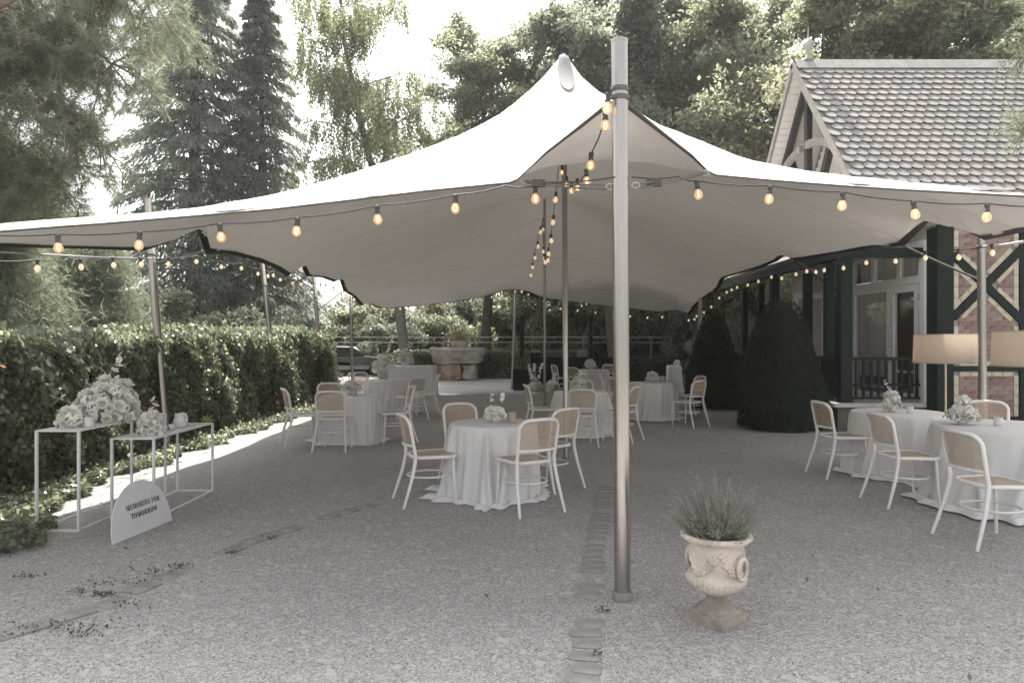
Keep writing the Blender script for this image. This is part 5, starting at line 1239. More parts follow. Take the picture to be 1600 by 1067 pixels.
M['black'] = mat('black_cloth', (0.012, 0.012, 0.013), 0.8, bump=.2, bscale=30)
M['blackp'] = mat('black_plastic', (0.015, 0.015, 0.017), 0.45)
M['alu'] = mat('silver_case', (0.6, 0.6, 0.62), 0.3, metal=.8)
BYY = 22.9
def atY(px, Y): return (px - 800) / F * Y
t = thing('music_booth', (atY(893, BYY), BYY, 0), 'black-draped booth table at the back of the tent', 'booth')
x0, x1 = atY(829, BYY), atY(958, BYY)
MB().bx(x0, x1, BYY, BYY + .75, 1.04, 1.09).build('table_top', M['blackp'], t)
n = 90; xs = np.linspace(x0, x1, n); b = MB(); dy = .02 * np.sin(xs * 38) + .012 * np.sin(xs * 71)
b.add([(x, BYY - .04 + d_, 0.01) for x, d_ in zip(xs, dy)] + [(x, BYY - .01 + d_ * .5, 1.095) for x, d_ in zip(xs, dy)], [(i, i + 1, n + i + 1, n + i) for i in range(n - 1)]); b.build('front_drape', M['black'], t, True)
for x in (x0 + .01, x1 - .01): MB().bx(x - .008, x + .008, BYY, BYY + .74, 0.01, 1.035).build('side_drape', M['black'], t)
def column_speaker(px, label):
    x = atY(px, 22.6); t = thing('column_speaker', (x, 22.6, 0), label, 'loudspeaker', 'black column loudspeakers')
    MB().bx(x - .27, x + .27, 22.35, 22.9, 0.02, 0.74).build('subwoofer', M['blackp'], t)
    MB().bx(x - .235, x + .235, 22.335, 22.348, 0.07, 0.69).build('grille', M['black'], t)
    MB().tube([(x + .02, 22.6, 0.74), (x + .02, 22.6, 1.1)], .02, 8).build('pole', M['darkmetal'], t)
    MB().bx(x - .055, x + .075, 22.52, 22.66, 1.1, 2.45).build('column', M['blackp'], t)
column_speaker(815, 'left black column loudspeaker on its bass box beside the back pole')
column_speaker(922, 'right black column loudspeaker standing behind the booth')
t = thing('mixer_case', (atY(837, BYY), BYY + .3, 1.09), 'black equipment case on the left end of the booth', 'equipment case'); x = atY(837, BYY)
MB().bx(x - .16, x + .16, BYY + .12, BYY + .5, 1.092, 1.26).build('case_body', M['blackp'], t); MB().bx(x - .165, x + .165, BYY + .115, BYY + .505, 1.262, 1.275).build('lid', M['alu'], t)
t = thing('laptop', (atY(911, BYY), BYY + .3, 1.09), 'silver laptop open on the booth', 'laptop'); x = atY(911, BYY)
MB().bx(x - .17, x + .17, BYY + .2, BYY + .44, 1.092, 1.11).build('keyboard_base', M['alu'], t)
b = MB(); b.box((x, BYY + .17, 1.22), (.34, .012, .23), rot=Matrix.Rotation(R(14), 3, 'X')); b.build('screen', M['alu'], t)

# wire fence at the back
t = thing('wire_fence', (-3, 31.5, 0), 'thin two-wire fence with posts along the back of the court', 'fence')
for z in (1.62, 1.86):
    b = MB(); b.tube([(-9.5, 31.5, z), (-4, 31.5, z - .02), (1, 31.5, z), (9, 31.5, z - .03)], .018, 5); b.build('wire', M['rope'], t)
for x in (-9.3, -6.2, -3.1, 0.2, 3.3, 6.4, 9.0): MB().bx(x - .03, x + .03, 31.46, 31.54, 0, 1.92).build('post', M['timber2'], t)

# parked car glimpsed beyond the hedge end
t = thing('parked_car', (-8.0, 33.4, 0), 'silver car parked beyond the end of the leafy hedge', 'car', rz=R(8))
M['carpaint'] = mat('silver_car_paint', (0.42, 0.43, 0.44), 0.25, metal=.5); M['carglass'] = mat('car_glass', (0.03, 0.035, 0.04), 0.05, spec=1.0); M['tyre'] = mat('tyre_rubber', (0.02, 0.02, 0.02), 0.8)
def sec(pts, w0, w1, n_=2): return pts
def carbody(outline, halfw, name, m, bulge=.9):
    b = MB(); n = len(outline); vs = []
    for s_, sc_ in ((-1, bulge), (-.9, 1), (.9, 1), (1, bulge)):
        cz = sum(p[1] for p in outline) / n; cxx = sum(p[0] for p in outline) / n
        vs += [(cxx + (p[0] - cxx) * sc_, halfw * s_, cz + (p[1] - cz) * sc_) for p in outline]
    fs = [tuple(range(n)), tuple(3 * n + i for i in range(n - 1, -1, -1))]
    for k in range(3):
        for i in range(n): fs.append((k * n + i, k * n + (i + 1) % n, (k + 1) * n + (i + 1) % n, (k + 1) * n + i))
    b.add(vs, fs); return b.build(name, M[m], t, True, local=True)
carbody([(-2.1, .3), (2.1, .3), (2.15, .6), (1.95, .82), (1.0, .95), (-1.9, .98), (-2.15, .85)], .87, 'body', 'carpaint')
carbody([(1.05, .93), (.35, 1.40), (-1.2, 1.44), (-1.85, .97)], .74, 'cabin', 'carpaint', .92)
b = MB(); b.add([(1.03, -.6, .97), (1.03, .6, .97), (.38, .55, 1.39), (.38, -.55, 1.39)], [(0, 1, 2, 3)]); b.build('windscreen', M['carglass'], t, local=True)
for s_ in (-1, 1):
    b = MB(); b.add([(.9, s_ * .765, .99), (.32, s_ * .745, 1.34), (-1.15, s_ * .745, 1.37), (-1.6, s_ * .765, 1.0)], [(0, 1, 2, 3)]); b.build('side_window', M['carglass'], t, local=True)
for x in (-1.3, 1.35):
    for y in (-.82, .82):
        b = MB(); b.tube([(x, y - .1, .32), (x, y + .1, .32)], .32, 16); o = b.build('tyre', M['tyre'], t, local=True); b = MB(); b.tube([(x, y - .11, .32), (x, y + .11, .32)], .19, 12); b.build('rim', M['alu'], o, local=True)
for y in (-.6, .6): MB().box((2.1, y, .66), (.08, .3, .14)).build('headlight', M['glass'], t, local=True)

# ------------------------------------------------------------ vegetation
def leafmat(name, col, tr, tmix=0.35, island=0.35, rough=0.5, spec=0.4):
    return mat(name, col, rough, var=0.25, scale=0.6, island=island, translucent=tr, tmix=tmix, spec=spec)
M['ivy'] = leafmat('creeper_leaf', (0.125, 0.138, 0.095), (0.40, 0.44, 0.28), .42, .5, .3, .7)
M['leafA'] = leafmat('summer_leaf', (0.12, 0.128, 0.092), (0.45, 0.48, 0.32), .5)
M['leafB'] = leafmat('yellow_green_leaf', (0.14, 0.143, 0.102), (0.42, 0.43, 0.28), .5)
M['leafC'] = leafmat('dull_green_leaf', (0.115, 0.124, 0.098), (0.38, 0.41, 0.30), .46)
M['birchleaf'] = leafmat('birch_leaf', (0.13, 0.14, 0.085), (0.40, 0.43, 0.24), .5)
M['spruce'] = leafmat('spruce_needle', (0.12, 0.128, 0.115), (0.45, 0.48, 0.42), .5)
M['pine'] = leafmat('pine_needle', (0.15, 0.165, 0.125), (0.36, 0.40, 0.27), .45, .3)
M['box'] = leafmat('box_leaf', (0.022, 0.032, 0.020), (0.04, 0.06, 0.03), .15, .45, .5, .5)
M['bark'] = mat('bark', (0.085, 0.068, 0.055), 0.9, var=.3, scale=5, bump=.8, bscale=20)
M['pinebark'] = mat('reddish_pine_bark', (0.20, 0.145, 0.115), 0.9, var=.3, scale=4, bump=.8, bscale=16)
M['birchbark'] = mat('birch_bark', (0.15, 0.135, 0.12), 0.8, var=.4, scale=6, streak=(1, 1, 4), bump=.4)
M['core'] = mat('dark_twigs', (0.045, 0.047, 0.034), 0.95)

def rq(rg, n): d = rg.normal(size=(n, 3)); return d / np.linalg.norm(d, axis=1, keepdims=True)
def limb(b, a, d, L, r, rg, seg=7, droop=0.0, wob=0.12, nseg=6):
    p = np.array(a, float); d = np.array(d, float); d /= np.linalg.norm(d); pts = [p.copy()]
    for k in range(nseg):
        d = d + rg.normal(size=3) * wob + (0, 0, -droop); d /= np.linalg.norm(d); p = p + d * L / nseg; pts.append(p.copy())
    b.tube(pts, np.linspace(r, max(r * .25, .006), nseg + 1), seg, caps=False); return pts, d

def broadleaf(seed, h=14.0, crown_r=4.0, base=0.25, n=52000, size=0.16, m='leafA', bark='bark', trunk_r=0.28, hang=0.0, open_=0.5, forks=1):
    """returns (trunk mesh, crown mesh), origin at the foot"""
    rg = np.random.default_rng(seed); b = MB(); ends = []
    for fk in range(forks):
        off = rg.normal(size=3) * .12 * (forks > 1); off[2] = 0
        tp, _ = limb(b, off, (rg.normal() * .07 + off[0] * .6, rg.normal() * .07, 1), h * .92, trunk_r * (1 if forks == 1 else .7), rg, 10, wob=.045, nseg=12)
        tp = np.array(tp)
        nb = int(22 / forks) + 3
        for k in range(nb):
            f_ = base + (0.98 - base) * (k + rg.uniform(0, .8)) / nb; i = min(int(f_ * 12), 11); p = tp[i] + (tp[i + 1] - tp[i]) * (f_ * 12 - i)
            az = k * 2.4 + rg.uniform(-.5, .5); L = crown_r * (1.05 - .62 * abs(f_ - .5) * 1.4) * rg.uniform(.7, 1.1); el = rg.uniform(.25, .8) + f_ * .3
            d = (math.cos(az) * math.cos(el), math.sin(az) * math.cos(el), math.sin(el)); r0 = trunk_r * .36 * (1.1 - f_)
            pts, _ = limb(b, p, d, L, max(r0, .03), rg, 6, droop=.05 + hang * .12, wob=.16)
            ends += [(q_, .75) for q_ in pts[2:]]
            for q_ in pts[2:]:
                for _ in range(2):
                    dd = rq(rg, 1)[0]; dd[2] = abs(dd[2]) * .5 - hang * .3; p2, _ = limb(b, q_, dd, L * rg.uniform(.25, .5), max(r0 * .35, .014), rg, 4, droop=.08 + hang * .2, wob=.2, nseg=3)
                    ends += [(z_, 1.0) for z_ in p2[1:]]
    trunk = b.mesh('trunk', M[bark], True)
    E = np.array([e_[0] for e_ in ends]); W = np.array([e_[1] for e_ in ends]) * rg.uniform(.15, 1, len(E)) ** (1 + open_); W /= W.sum()
    pick = rg.choice(len(E), n, p=W); sg = 0.25 * crown_r / 4
    C = E[pick] + rg.normal(size=(n, 3)) * sg * np.array([1, 1, .62])
    if hang:
        C[:, 2] -= np.abs(rg.normal(size=n)) * hang * 1.0
        kx = np.round(C[:, 0] / .13) * .13; ky = np.round(C[:, 1] / .13) * .13; C[:, 0] = C[:, 0] * .3 + kx * .7; C[:, 1] = C[:, 1] * .3 + ky * .7
    V, Fc = leaves(C, size, rg, .55, axis=np.array([(0, 0, -1.0)]), axmix=.5 if hang else .15, nrm=np.array([(0, 0, 1.0)]) if not hang else None)
    return trunk, npmesh('crown', V, Fc, M[m])

def weeping(seed, h=18.5, m='birchleaf'):
    rg = np.random.default_rng(seed); b = MB(); C = []; A_ = []
    tp, _ = limb(b, (0, 0, 0), (.04, 0, 1), h * .95, .24, rg, 10, wob=.04, nseg=14); tp = np.array(tp); starts = []
    for k in range(34):
        f_ = .30 + .66 * k / 34; i = min(int(f_ * 14), 13); p = tp[i]; az = k * 2.4 + rg.uniform(-.4, .4); L = 4.4 * (1.15 - .75 * f_) * rg.uniform(.75, 1.15) + .8; el = rg.uniform(.55, 1.0)
        pts, d = limb(b, p, (math.cos(az) * math.cos(el), math.sin(az) * math.cos(el), math.sin(el)), L, .085 * (1.2 - f_), rg, 6, droop=.09, wob=.12, nseg=8)
        for q_ in pts[2:]:
            for _ in range(3):
                dd = rq(rg, 1)[0]; dd[2] = abs(dd[2]) * .2; p2, _ = limb(b, q_, dd, rg.uniform(.4, 1.3), .014, rg, 4, droop=.16, wob=.2, nseg=4); starts += p2[1:]
    starts = np.array(starts); ns = 2700; pk = starts[rg.integers(0, len(starts), ns)] + rg.normal(size=(ns, 3)) * .08
    for s0 in pk:
        L = rg.uniform(.35, 1.4); nn = int(L * 24); t = np.linspace(0, 1, nn); sw = rg.normal(size=2) * .12
        C.append(np.c_[s0[0] + sw[0] * t * t + rg.normal(0, .06, nn), s0[1] + sw[1] * t * t + rg.normal(0, .06, nn), s0[2] - L * t])
    for s0 in pk[::5]: b.tube([s0, s0 - (0, 0, .9)], .005, 3, caps=False)
    C = np.concatenate(C); V, Fc = leaves(C, .125, rg, .55, axis=np.array([(0, 0, -1.)]), axmix=.55)
    return b.mesh('trunk', M['birchbark'], True), npmesh('crown', V, Fc, M[m])

def conifer(seed, h=20.0, rad=3.0, n=60000, m='spruce', low=.02, droop=.5):
    rg = np.random.default_rng(seed); b = MB(); b.tube([(0, 0, 0), (.05, 0, h * .5), (0, 0, h)], [.32, .2, .02], 9, caps=False)
    Cs = []; As = []; nb = 190
    per = n // nb
    for k in range(nb):
        f_ = low + (1 - low) * (k + rg.uniform(0, 1)) / nb; z = h * f_; L = rad * ((1 - f_) ** .60) * rg.uniform(.72, 1.12) + .25; az = k * 2.399 + rg.uniform(-.3, .3)
        d = np.array([math.cos(az), math.sin(az), 0]); t = np.linspace(0, 1, 6); pts = [np.array([0, 0, z]) + d * L * q_ + np.array([0, 0, .18 * L * q_ - droop * L * q_ * q_ * .9]) for q_ in t]
        b.tube(pts, np.linspace(.045, .008, 6), 4, caps=False)
        tt = rg.uniform(0.08, 1.0, per) ** .75; P_ = np.stack([np.interp(tt, t, np.array(pts)[:, c]) for c in range(3)], 1)
        sdv = np.array([-d[1], d[0], 0]); wsp = (0.55 * (1 - tt * .65) * L * .38)[:, None]
        off = rg.normal(size=(per, 1)) * wsp * sdv + np.c_[np.zeros((per, 2)), -np.abs(rg.normal(size=per)) * .20 * (1.1 - .4 * tt)]
        Cs.append(P_ + off + rg.normal(size=(per, 3)) * .05); As.append(np.tile(d, (per, 1)) * .5 + off * .8 + (0, 0, -.55))
    C = np.concatenate(Cs); Ax = np.concatenate(As); Ax /= np.linalg.norm(Ax, axis=1, keepdims=True)
    V, Fc = leaves(C, .26, rg, .28, axis=Ax, axmix=.75)
    return b.mesh('trunk', M['bark'], True), npmesh('crown', V, Fc, M[m])

def bush(seed, rx=2.2, rz=2.6, n=26000, size=.13, m='leafC', stems=6):
    rg = np.random.default_rng(seed); b = MB(); cl = []
    for k in range(stems):
        az = k * 2 * math.pi / stems + rg.uniform(-.4, .4); d = (math.cos(az) * .55, math.sin(az) * .55, 1); pts, _ = limb(b, (0, 0, 0), d, rz * .9, .05, rg, 5, wob=.14)
    nc = 46; d = rq(rg, nc); d[:, 2] = abs(d[:, 2]); ce = d * rg.uniform(.35, 1, (nc, 1)) * np.array([rx, rx, rz * .92]) * .86 + (0, 0, rz * .10); wr = rg.uniform(.25, .62, nc) * rx / 2.2
    pick = rg.integers(0, nc, n); dd = rq(rg, n); C = ce[pick] + dd * (wr[pick] * rg.uniform(.55, 1.05, n))[:, None] * np.array([1, 1, .8]); C[:, 2] = np.abs(C[:, 2])
    V, Fc = leaves(C, size, rg, .6, nrm=dd * .8 + (0, 0, .4))
    return b.mesh('trunk', M['bark'], True), npmesh('crown', V, Fc, M[m])

def plant(name, proto, x, y, label, cat, group, s=1.0, rz=0.0, sz=None):
    t = thing(name, (x, y, 0), label, cat, group, rz=rz)
    sc_ = (s, s, sz or s)
    put('trunk', proto[0], t, (0, 0, -.1), None, sc_); put('crown', proto[1], t, (0, 0, -.1), None, sc_)
    return t
pr_spr = conifer(1, 20, 3.8, 60000); pr_spr2 = conifer(2, 20, 3.5, 54000)
pr_bir = weeping(3)
pr_a = broadleaf(4, 17, 4.3, .25, 52000, .20, 'leafA', open_=1.3)
pr_b = broadleaf(5, 16, 4.6, .2, 56000, .20, 'leafB', open_=.9)
pr_c = broadleaf(6, 15, 4.2, .3, 56000, .21, 'leafC', open_=.7, trunk_r=.3)
pr_k1 = bush(7, 2.4, 3.0, 26000, .13, 'leafA'); pr_k2 = bush(8, 2.3, 3.2, 26000, .12, 'leafC'); pr_k3 = bush(9, 2.0, 2.5, 22000, .12, 'leafB')
GT = 'tall trees behind the tent'; 
tx = lambda px, Y: (px - 800) / F * Y
plant('spruce_tree', pr_spr, tx(302, 30), 30, 'left one of the two tall dark spruces', 'tree', 'pair of dark spruces', 1.12, 0)
plant('spruce_tree', pr_spr2, tx(408, 31), 31, 'right one of the two dark spruces, its tip inside the picture', 'tree', 'pair of dark spruces', .90, 1.0)
plant('birch_tree', pr_bir, tx(640, 29), 29, 'airy birch with hanging twigs right of the spruces', 'tree', GT, 1.0, .6 + math.pi)
big = [(pr_a, 755, 33, .98, .4, 'slender leafy tree between the birch and the tent peak'), (pr_a, 835, 33, .98, 2.2, 'leafy tree directly behind the front tent peak'), (pr_c, 965, 29, 1.15, 1.1, 'dark dense tree behind the tallest steel pole'),
       (pr_c, 1040, 34, 1.25, 2.7, 'tall dark tree right of the tallest steel pole'), (pr_b, 1125, 30, 1.05, .2, 'tree with twin dark trunks between pole and house'), (pr_a, 1195, 33, 1.1, 4.0, 'leafy tree just left of the house gable'),
       (pr_b, 1268, 24, .92, 3.0, 'yellow-green tree behind the ball finial of the roof'), (pr_b, 1400, 25, .95, 1.9, 'yellow-green tree behind the middle of the tiled ridge'), (pr_a, 1500, 24.5, .98, 5.0, 'leafy tree behind the right part of the ridge'), (pr_b, 1620, 30, 1.1, 5.5, 'tree behind the right end of the ridge'),
       (pr_c, 905, 42, 1.25, .9, 'distant dark tree behind the tent peak'), (pr_a, 1080, 42, 1.25, 3.3, 'distant tree between the dark trees and the house')]
for i, (pr, px, Y, s, rz, lb_) in enumerate(big): plant('leafy_tree', pr, tx(px, Y), Y, lb_, 'tree', GT, s, rz)
# lower growth closing the view under the tent and behind the hedge
bs = [(-14, 20, 'k2', 1.15), (-11.2, 22.5, 'k1', 1.25), (-17.5, 24, 'k1', 1.5), (-8.6, 24.5, 'k2', 1.1), (-21, 30, 'k2', 1.9), (-24, 26, 'k1', 1.9), (-11.0, 36, 'k1', 1.5), (-7.8, 37.5, 'k3', 1.6), (-5.6, 33.8, 'k2', 1.15), (-4.0, 36.5, 'k1', 1.45), (-1.8, 34.5, 'k3', 1.25),
      (0.2, 37, 'k2', 1.6), (1.8, 34, 'k1', 1.15), (3.6, 36, 'k2', 1.5), (5.2, 33.0, 'k2', 1.15), (6.9, 35.5, 'k1', 1.45), (8.4, 30.5, 'k2', 1.2), (9.6, 33, 'k3', 1.5), (11.6, 29, 'k1', 1.35), (8.9, 26.0, 'k3', .95), (13.5, 34, 'k2', 1.8), (7.4, 24.2, 'k2', .8), (9.2, 21.8, 'k1', .85), (16.5, 31, 'k1', 1.8), (-29, 34, 'k1', 2.2), (20, 36, 'k2', 2.0),
      (-14.5, 39, 'k2', 1.9), (-2.8, 41, 'k2', 1.9), (2.6, 41, 'k1', 1.9), (7.8, 41, 'k2', 1.9), (-9.0, 43, 'k1', 1.9), (-19, 43, 'k1', 2.0), (12.5, 42, 'k1', 2.0)]
KP = {'k1': pr_k1, 'k2': pr_k2, 'k3': pr_k3}
adj = ['farthest left', 'low', 'tall', 'dull green', 'broad', 'loose', 'rounded', 'yellowish', 'small', 'ragged']
kn = {'k1': 'mid-green', 'k2': 'dull green', 'k3': 'yellowish'}
def bx_lab(k, x, Y):
    px = 800 + x / Y * F
    spots = [(0, 'behind the left part of the leafy hedge'), (180, 'between the pines and the dark spruces'), (330, 'at the foot of the dark spruces'), (470, 'right of the dark spruces, beyond the hedge end'), (560, 'left of the birch trunk'), (640, 'behind the stone trough, left half'), (720, 'behind the stone trough, right half'), (780, 'behind the back middle pole'), (850, 'behind the black booth'), (930, 'right of the black booth'), (990, 'seen through the tent beside the tallest pole'), (1050, 'behind the pointed topiary'), (1130, 'between the two topiaries'), (1200, 'seen through the veranda posts'), (1290, 'behind the open veranda door'), (1400, 'hidden behind the house')]
    s_ = [t_ for p_, t_ in spots if p_ <= max(px, 0)][-1]
    return s_
seen = {}
for x, y, k, s in bs:
    base_ = '%s bush %s' % (kn[k], bx_lab(k, x, y)); dep = 'nearer' if y < 32 else ('far' if y < 40 else 'farthest')
    lab = '%s %s' % (dep, base_)
    if lab in seen: lab = lab.replace(dep, 'larger ' + dep) 
    seen[lab] = 1
    plant('garden_bush', KP[k], x, y, lab, 'bush', 'bushes around the court', s, rnd.uniform(0, 6))

# clipped hedge behind the trough and dark box hedge beside the booth
def box_hedge(x0, x1, y0, y1, h, n, size, m, label, seed):
    rg = np.random.default_rng(seed); t = thing('clipped_hedge', ((x0 + x1) / 2, (y0 + y1) / 2, 0), label, 'hedge')
    MB().bx(x0 + .12, x1 - .12, y0 + .12, y1 - .12, 0, h - .12).build('twigs', M['core'], t)
    k1 = n // 2; Cf = np.c_[rg.uniform(x0, x1, k1), y0 + rg.normal(0, .05, k1), rg.uniform(0, h, k1)]; k2 = n - k1; Ct = np.c_[rg.uniform(x0, x1, k2), rg.uniform(y0, y1, k2), h + rg.normal(0, .04, k2)]
    V, Fc = leaves(np.concatenate([Cf, Ct]), size, rg, .6, nrm=np.concatenate([np.tile((0, -1., .5), (k1, 1)), np.tile((0, 0, 1.), (k2, 1))]))
    put('foliage', npmesh('foliage', V - WL[t.name], Fc, M[m]), t)['kind'] = 'stuff'
box_hedge(-5.2, 3.4, 30.0, 31.0, 1.18, 26000, .09, 'leafA', 'clipped hedge running behind the stone trough', 1)
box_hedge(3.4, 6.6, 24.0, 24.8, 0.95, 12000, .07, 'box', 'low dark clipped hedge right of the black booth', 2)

# topiary cones
def topiary(x, y, r, h, n, size, label, seed, pw):
    rg = np.random.default_rng(seed); t = thing('topiary_bush', (x, y, 0), label, 'topiary', 'clipped dark topiary bushes')
    pf = lambda f_: np.clip(1 - f_, 0, 1) ** pw * (0.86 + 0.14 * np.clip(f_ * 6, 0, 1))
    pr = [(max(r * .86 * float(pf(f_)), .004), .05 + h * .93 * f_) for f_ in np.linspace(0, .99, 14)]
    MB().lathe(pr, (x, y, 0), 20, fn=None).build('twigs', M['core'], t)
    f_ = 1 - np.sqrt(rg.uniform(0, 1, n)); f_ = np.clip(f_ * 1.0, 0, 1); th = rg.uniform(0, 2 * np.pi, n)
    lump = 1 + .045 * np.sin(th * 3 + f_ * 9 + seed) + .03 * np.sin(th * 7 - f_ * 17)
    rr_ = r * pf(f_) * lump * (1 + rg.normal(0, .035, n)); C = np.c_[rr_ * np.cos(th), rr_ * np.sin(th), .04 + h * .97 * f_]
    nn = np.c_[np.cos(th), np.sin(th), np.full(n, .35)]
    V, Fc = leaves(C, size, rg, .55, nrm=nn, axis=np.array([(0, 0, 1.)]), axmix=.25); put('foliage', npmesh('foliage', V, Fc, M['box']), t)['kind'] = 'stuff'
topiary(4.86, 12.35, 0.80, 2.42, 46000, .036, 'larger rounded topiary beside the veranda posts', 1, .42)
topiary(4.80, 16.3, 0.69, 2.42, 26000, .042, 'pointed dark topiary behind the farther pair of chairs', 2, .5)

# creeper-covered hedge on the left
rg = np.random.default_rng(21)
ht = thing('leafy_hedge', (-5.3, 11, 0), 'long creeper-covered hedge along the left side of the court', 'hedge')
HY0, HY1 = 3.6, 18.8
def hx(y, z): return -4.98 + .10 * np.sin(y * 1.7 + z * 2) + .06 * np.sin(y * 4.1 - z * 3) + .05 * np.sin(y * 9 + z * 7)
def hz_(y): return 1.56 + (y - 6) * .022 + .05 * np.sin(y * 1.3) + .035 * np.sin(y * 3.9 + 1)
b = MB(); ny = 40
for i in range(ny + 1):
    y = HY0 + .3 + (HY1 - HY0 - .6) * i / ny
    b.v += [(-5.2, y, 0), (float(hx(y, .8)) - .16, y, .8), (float(hx(y, 1.3)) - .18, y, float(hz_(y)) - .16), (-6.0, y, float(hz_(y)) - .16), (-6.1, y, 0)]
for i in range(ny):
    for j in range(4): b.f.append((i * 5 + j, i * 5 + j + 1, i * 5 + 5 + j + 1, i * 5 + 5 + j))
b.f += [(0, 1, 2, 3, 4), tuple(ny * 5 + k for k in (4, 3, 2, 1, 0))]
b.build('twigs', M['core'], ht)
def ysamp(n, p=1.6): return HY0 + (HY1 - HY0) * rg.uniform(0, 1, n) ** p
n1 = 86000; y = ysamp(n1, 1.3); z = rg.uniform(0, 1, n1) * hz_(y); cl = .055 * np.sin(y * 11 + np.sin(z * 9) * 2) * np.sin(z * 13 + y * 3)
C1 = np.c_[hx(y, z) + cl + rg.normal(0, .05, n1), y, z]; N1 = np.tile((.55, -.1, .85), (n1, 1))
n2 = 30000; y = ysamp(n2, 1.2); C2 = np.c_[rg.uniform(-6.1, -4.95, n2), y, hz_(y) + rg.normal(0, .045, n2) + .04 * np.sin(y * 7)]; N2 = np.tile((.2, 0, 1.), (n2, 1))
n3 = 5000; x_ = rg.uniform(-6.1, -4.95, n3); C3 = np.c_[x_, HY1 + rg.normal(0, .06, n3), rg.uniform(0, 1.8, n3)]; N3 = np.tile((.5, 1, .3), (n3, 1))
V, Fc = leaves(np.concatenate([C1, C2, C3]), .068, rg, .68, nrm=np.concatenate([N1, N2, N3]), axis=np.array([(.35, -.1, -1.)]), axmix=.55)
put('foliage', npmesh('foliage', V - WL[ht.name], Fc, M['ivy']), ht)['kind'] = 'stuff'
# loose trailing shoots, some turning red
M['redleaf'] = leafmat('turning_leaf', (0.17, 0.105, 0.075), (0.3, 0.17, 0.11), .4)
M['shoot'] = mat('red_shoot', (0.20, 0.11, 0.075), .7)
b = MB(); Cs = []
for k in range(34):
    y = float(ysamp(1, 1.5)[0]); z = rg.uniform(.3, 1.55); p = np.array([float(hx(y, z)) + .03, y, z]); pts = [p]
    d = np.array([.35, rg.uniform(-.8, .8), rg.uniform(-.2, .25)]); L = rg.uniform(.15, .4)
    for q_ in range(5): p = p + d / np.linalg.norm(d) * L / 5; d = d + (0, 0, -.22) + rg.normal(size=3) * .08; pts.append(p)
    b.tube(pts, .0028, 4); Cs += [q_ + rg.normal(size=3) * .02 for q_ in pts[1:]]
b.build('shoots', M['shoot'], ht)['kind'] = 'stuff'
V, Fc = leaves(np.array(Cs), .06, rg, .6); put('young_leaves', npmesh('young_leaves', V - WL[ht.name], Fc, M['redleaf']), ht)['kind'] = 'stuff'
# ground vines spilling from the hedge foot
n4 = 36000; y = 3.4 + 15.5 * rg.uniform(0, 1, n4) ** 1.35
spill = .16 + .16 * np.sin(y * 1.9 + 1) ** 2 + .10 * np.sin(y * 5.3) ** 2 + np.clip(7.0 - y, 0, 1.8) * .36 + .16
xx = -5.0 + spill * rg.uniform(0, 1, n4) ** 1.1 * 1.25; C4 = np.c_[xx, y, .02 + np.abs(rg.normal(0, .05, n4)) * (1 + 1.4 * np.clip((-4.75 - xx) * 4, 0, 1))]
V, Fc = leaves(C4, .06, rg, .65, nrm=np.tile((0.1, -.1, 1.), (n4, 1)))
tag(put('ground_vines', npmesh('ground_vines', V, Fc, M['ivy'])), kind='stuff')
# weeds in the left row of setts
M['weed'] = leafmat('weed', (0.085, 0.095, 0.06), (0.08, 0.11, 0.05), .25)
WP = []
for px, py, sp, cnt_ in ((10, 1000, .13, 90), (60, 985, .1, 45), (125, 985, .12, 80), (205, 952, .08, 45), (165, 935, .05, 60), (195, 915, .12, 80), (160, 933, .04, 50), (235, 898, .08, 60), (285, 890, .04, 60), (40, 905, .05, 60), (120, 930, .04, 50), (362, 868, .03, 50), (420, 846, .03, 40), (130, 998, .05, 50), (944, 960, .025, 40), (930, 1030, .02, 20)):
    g0 = G(px, py); cnt = cnt_ * 2 // 3; q_ = rg.normal(size=(cnt, 2)) * (sp, sp * .35); 
    for a_ in q_: WP.append((g0[0] + a_[0], g0[1] + a_[1], .022 + abs(rg.normal()) * .012))
V, Fc = leaves(np.array(WP), .021, rg, .45, nrm=np.tile((0, -.2, 1.), (len(WP), 1))); tag(put('weeds', npmesh('weeds', V, Fc, M['weed'])), kind='stuff')
# dry fallen leaves and twigs on the court
n5 = 130; yy = 3 + 18 * rg.uniform(0, 1, n5) ** 1.5; xx = rg.uniform(-4.3, 6, n5); C5 = np.c_[xx, yy, np.full(n5, .032)]
M['litter'] = leafmat('fallen_leaf', (0.19, 0.155, 0.12), (0.1, 0.07, 0.04), .1)
V, Fc = leaves(C5, .035, rg, .5, nrm=np.tile((0, 0, 3.), (n5, 1))); tag(put('fallen_leaves', npmesh('fallen_leaves', V, Fc, M['litter'])), kind='stuff')

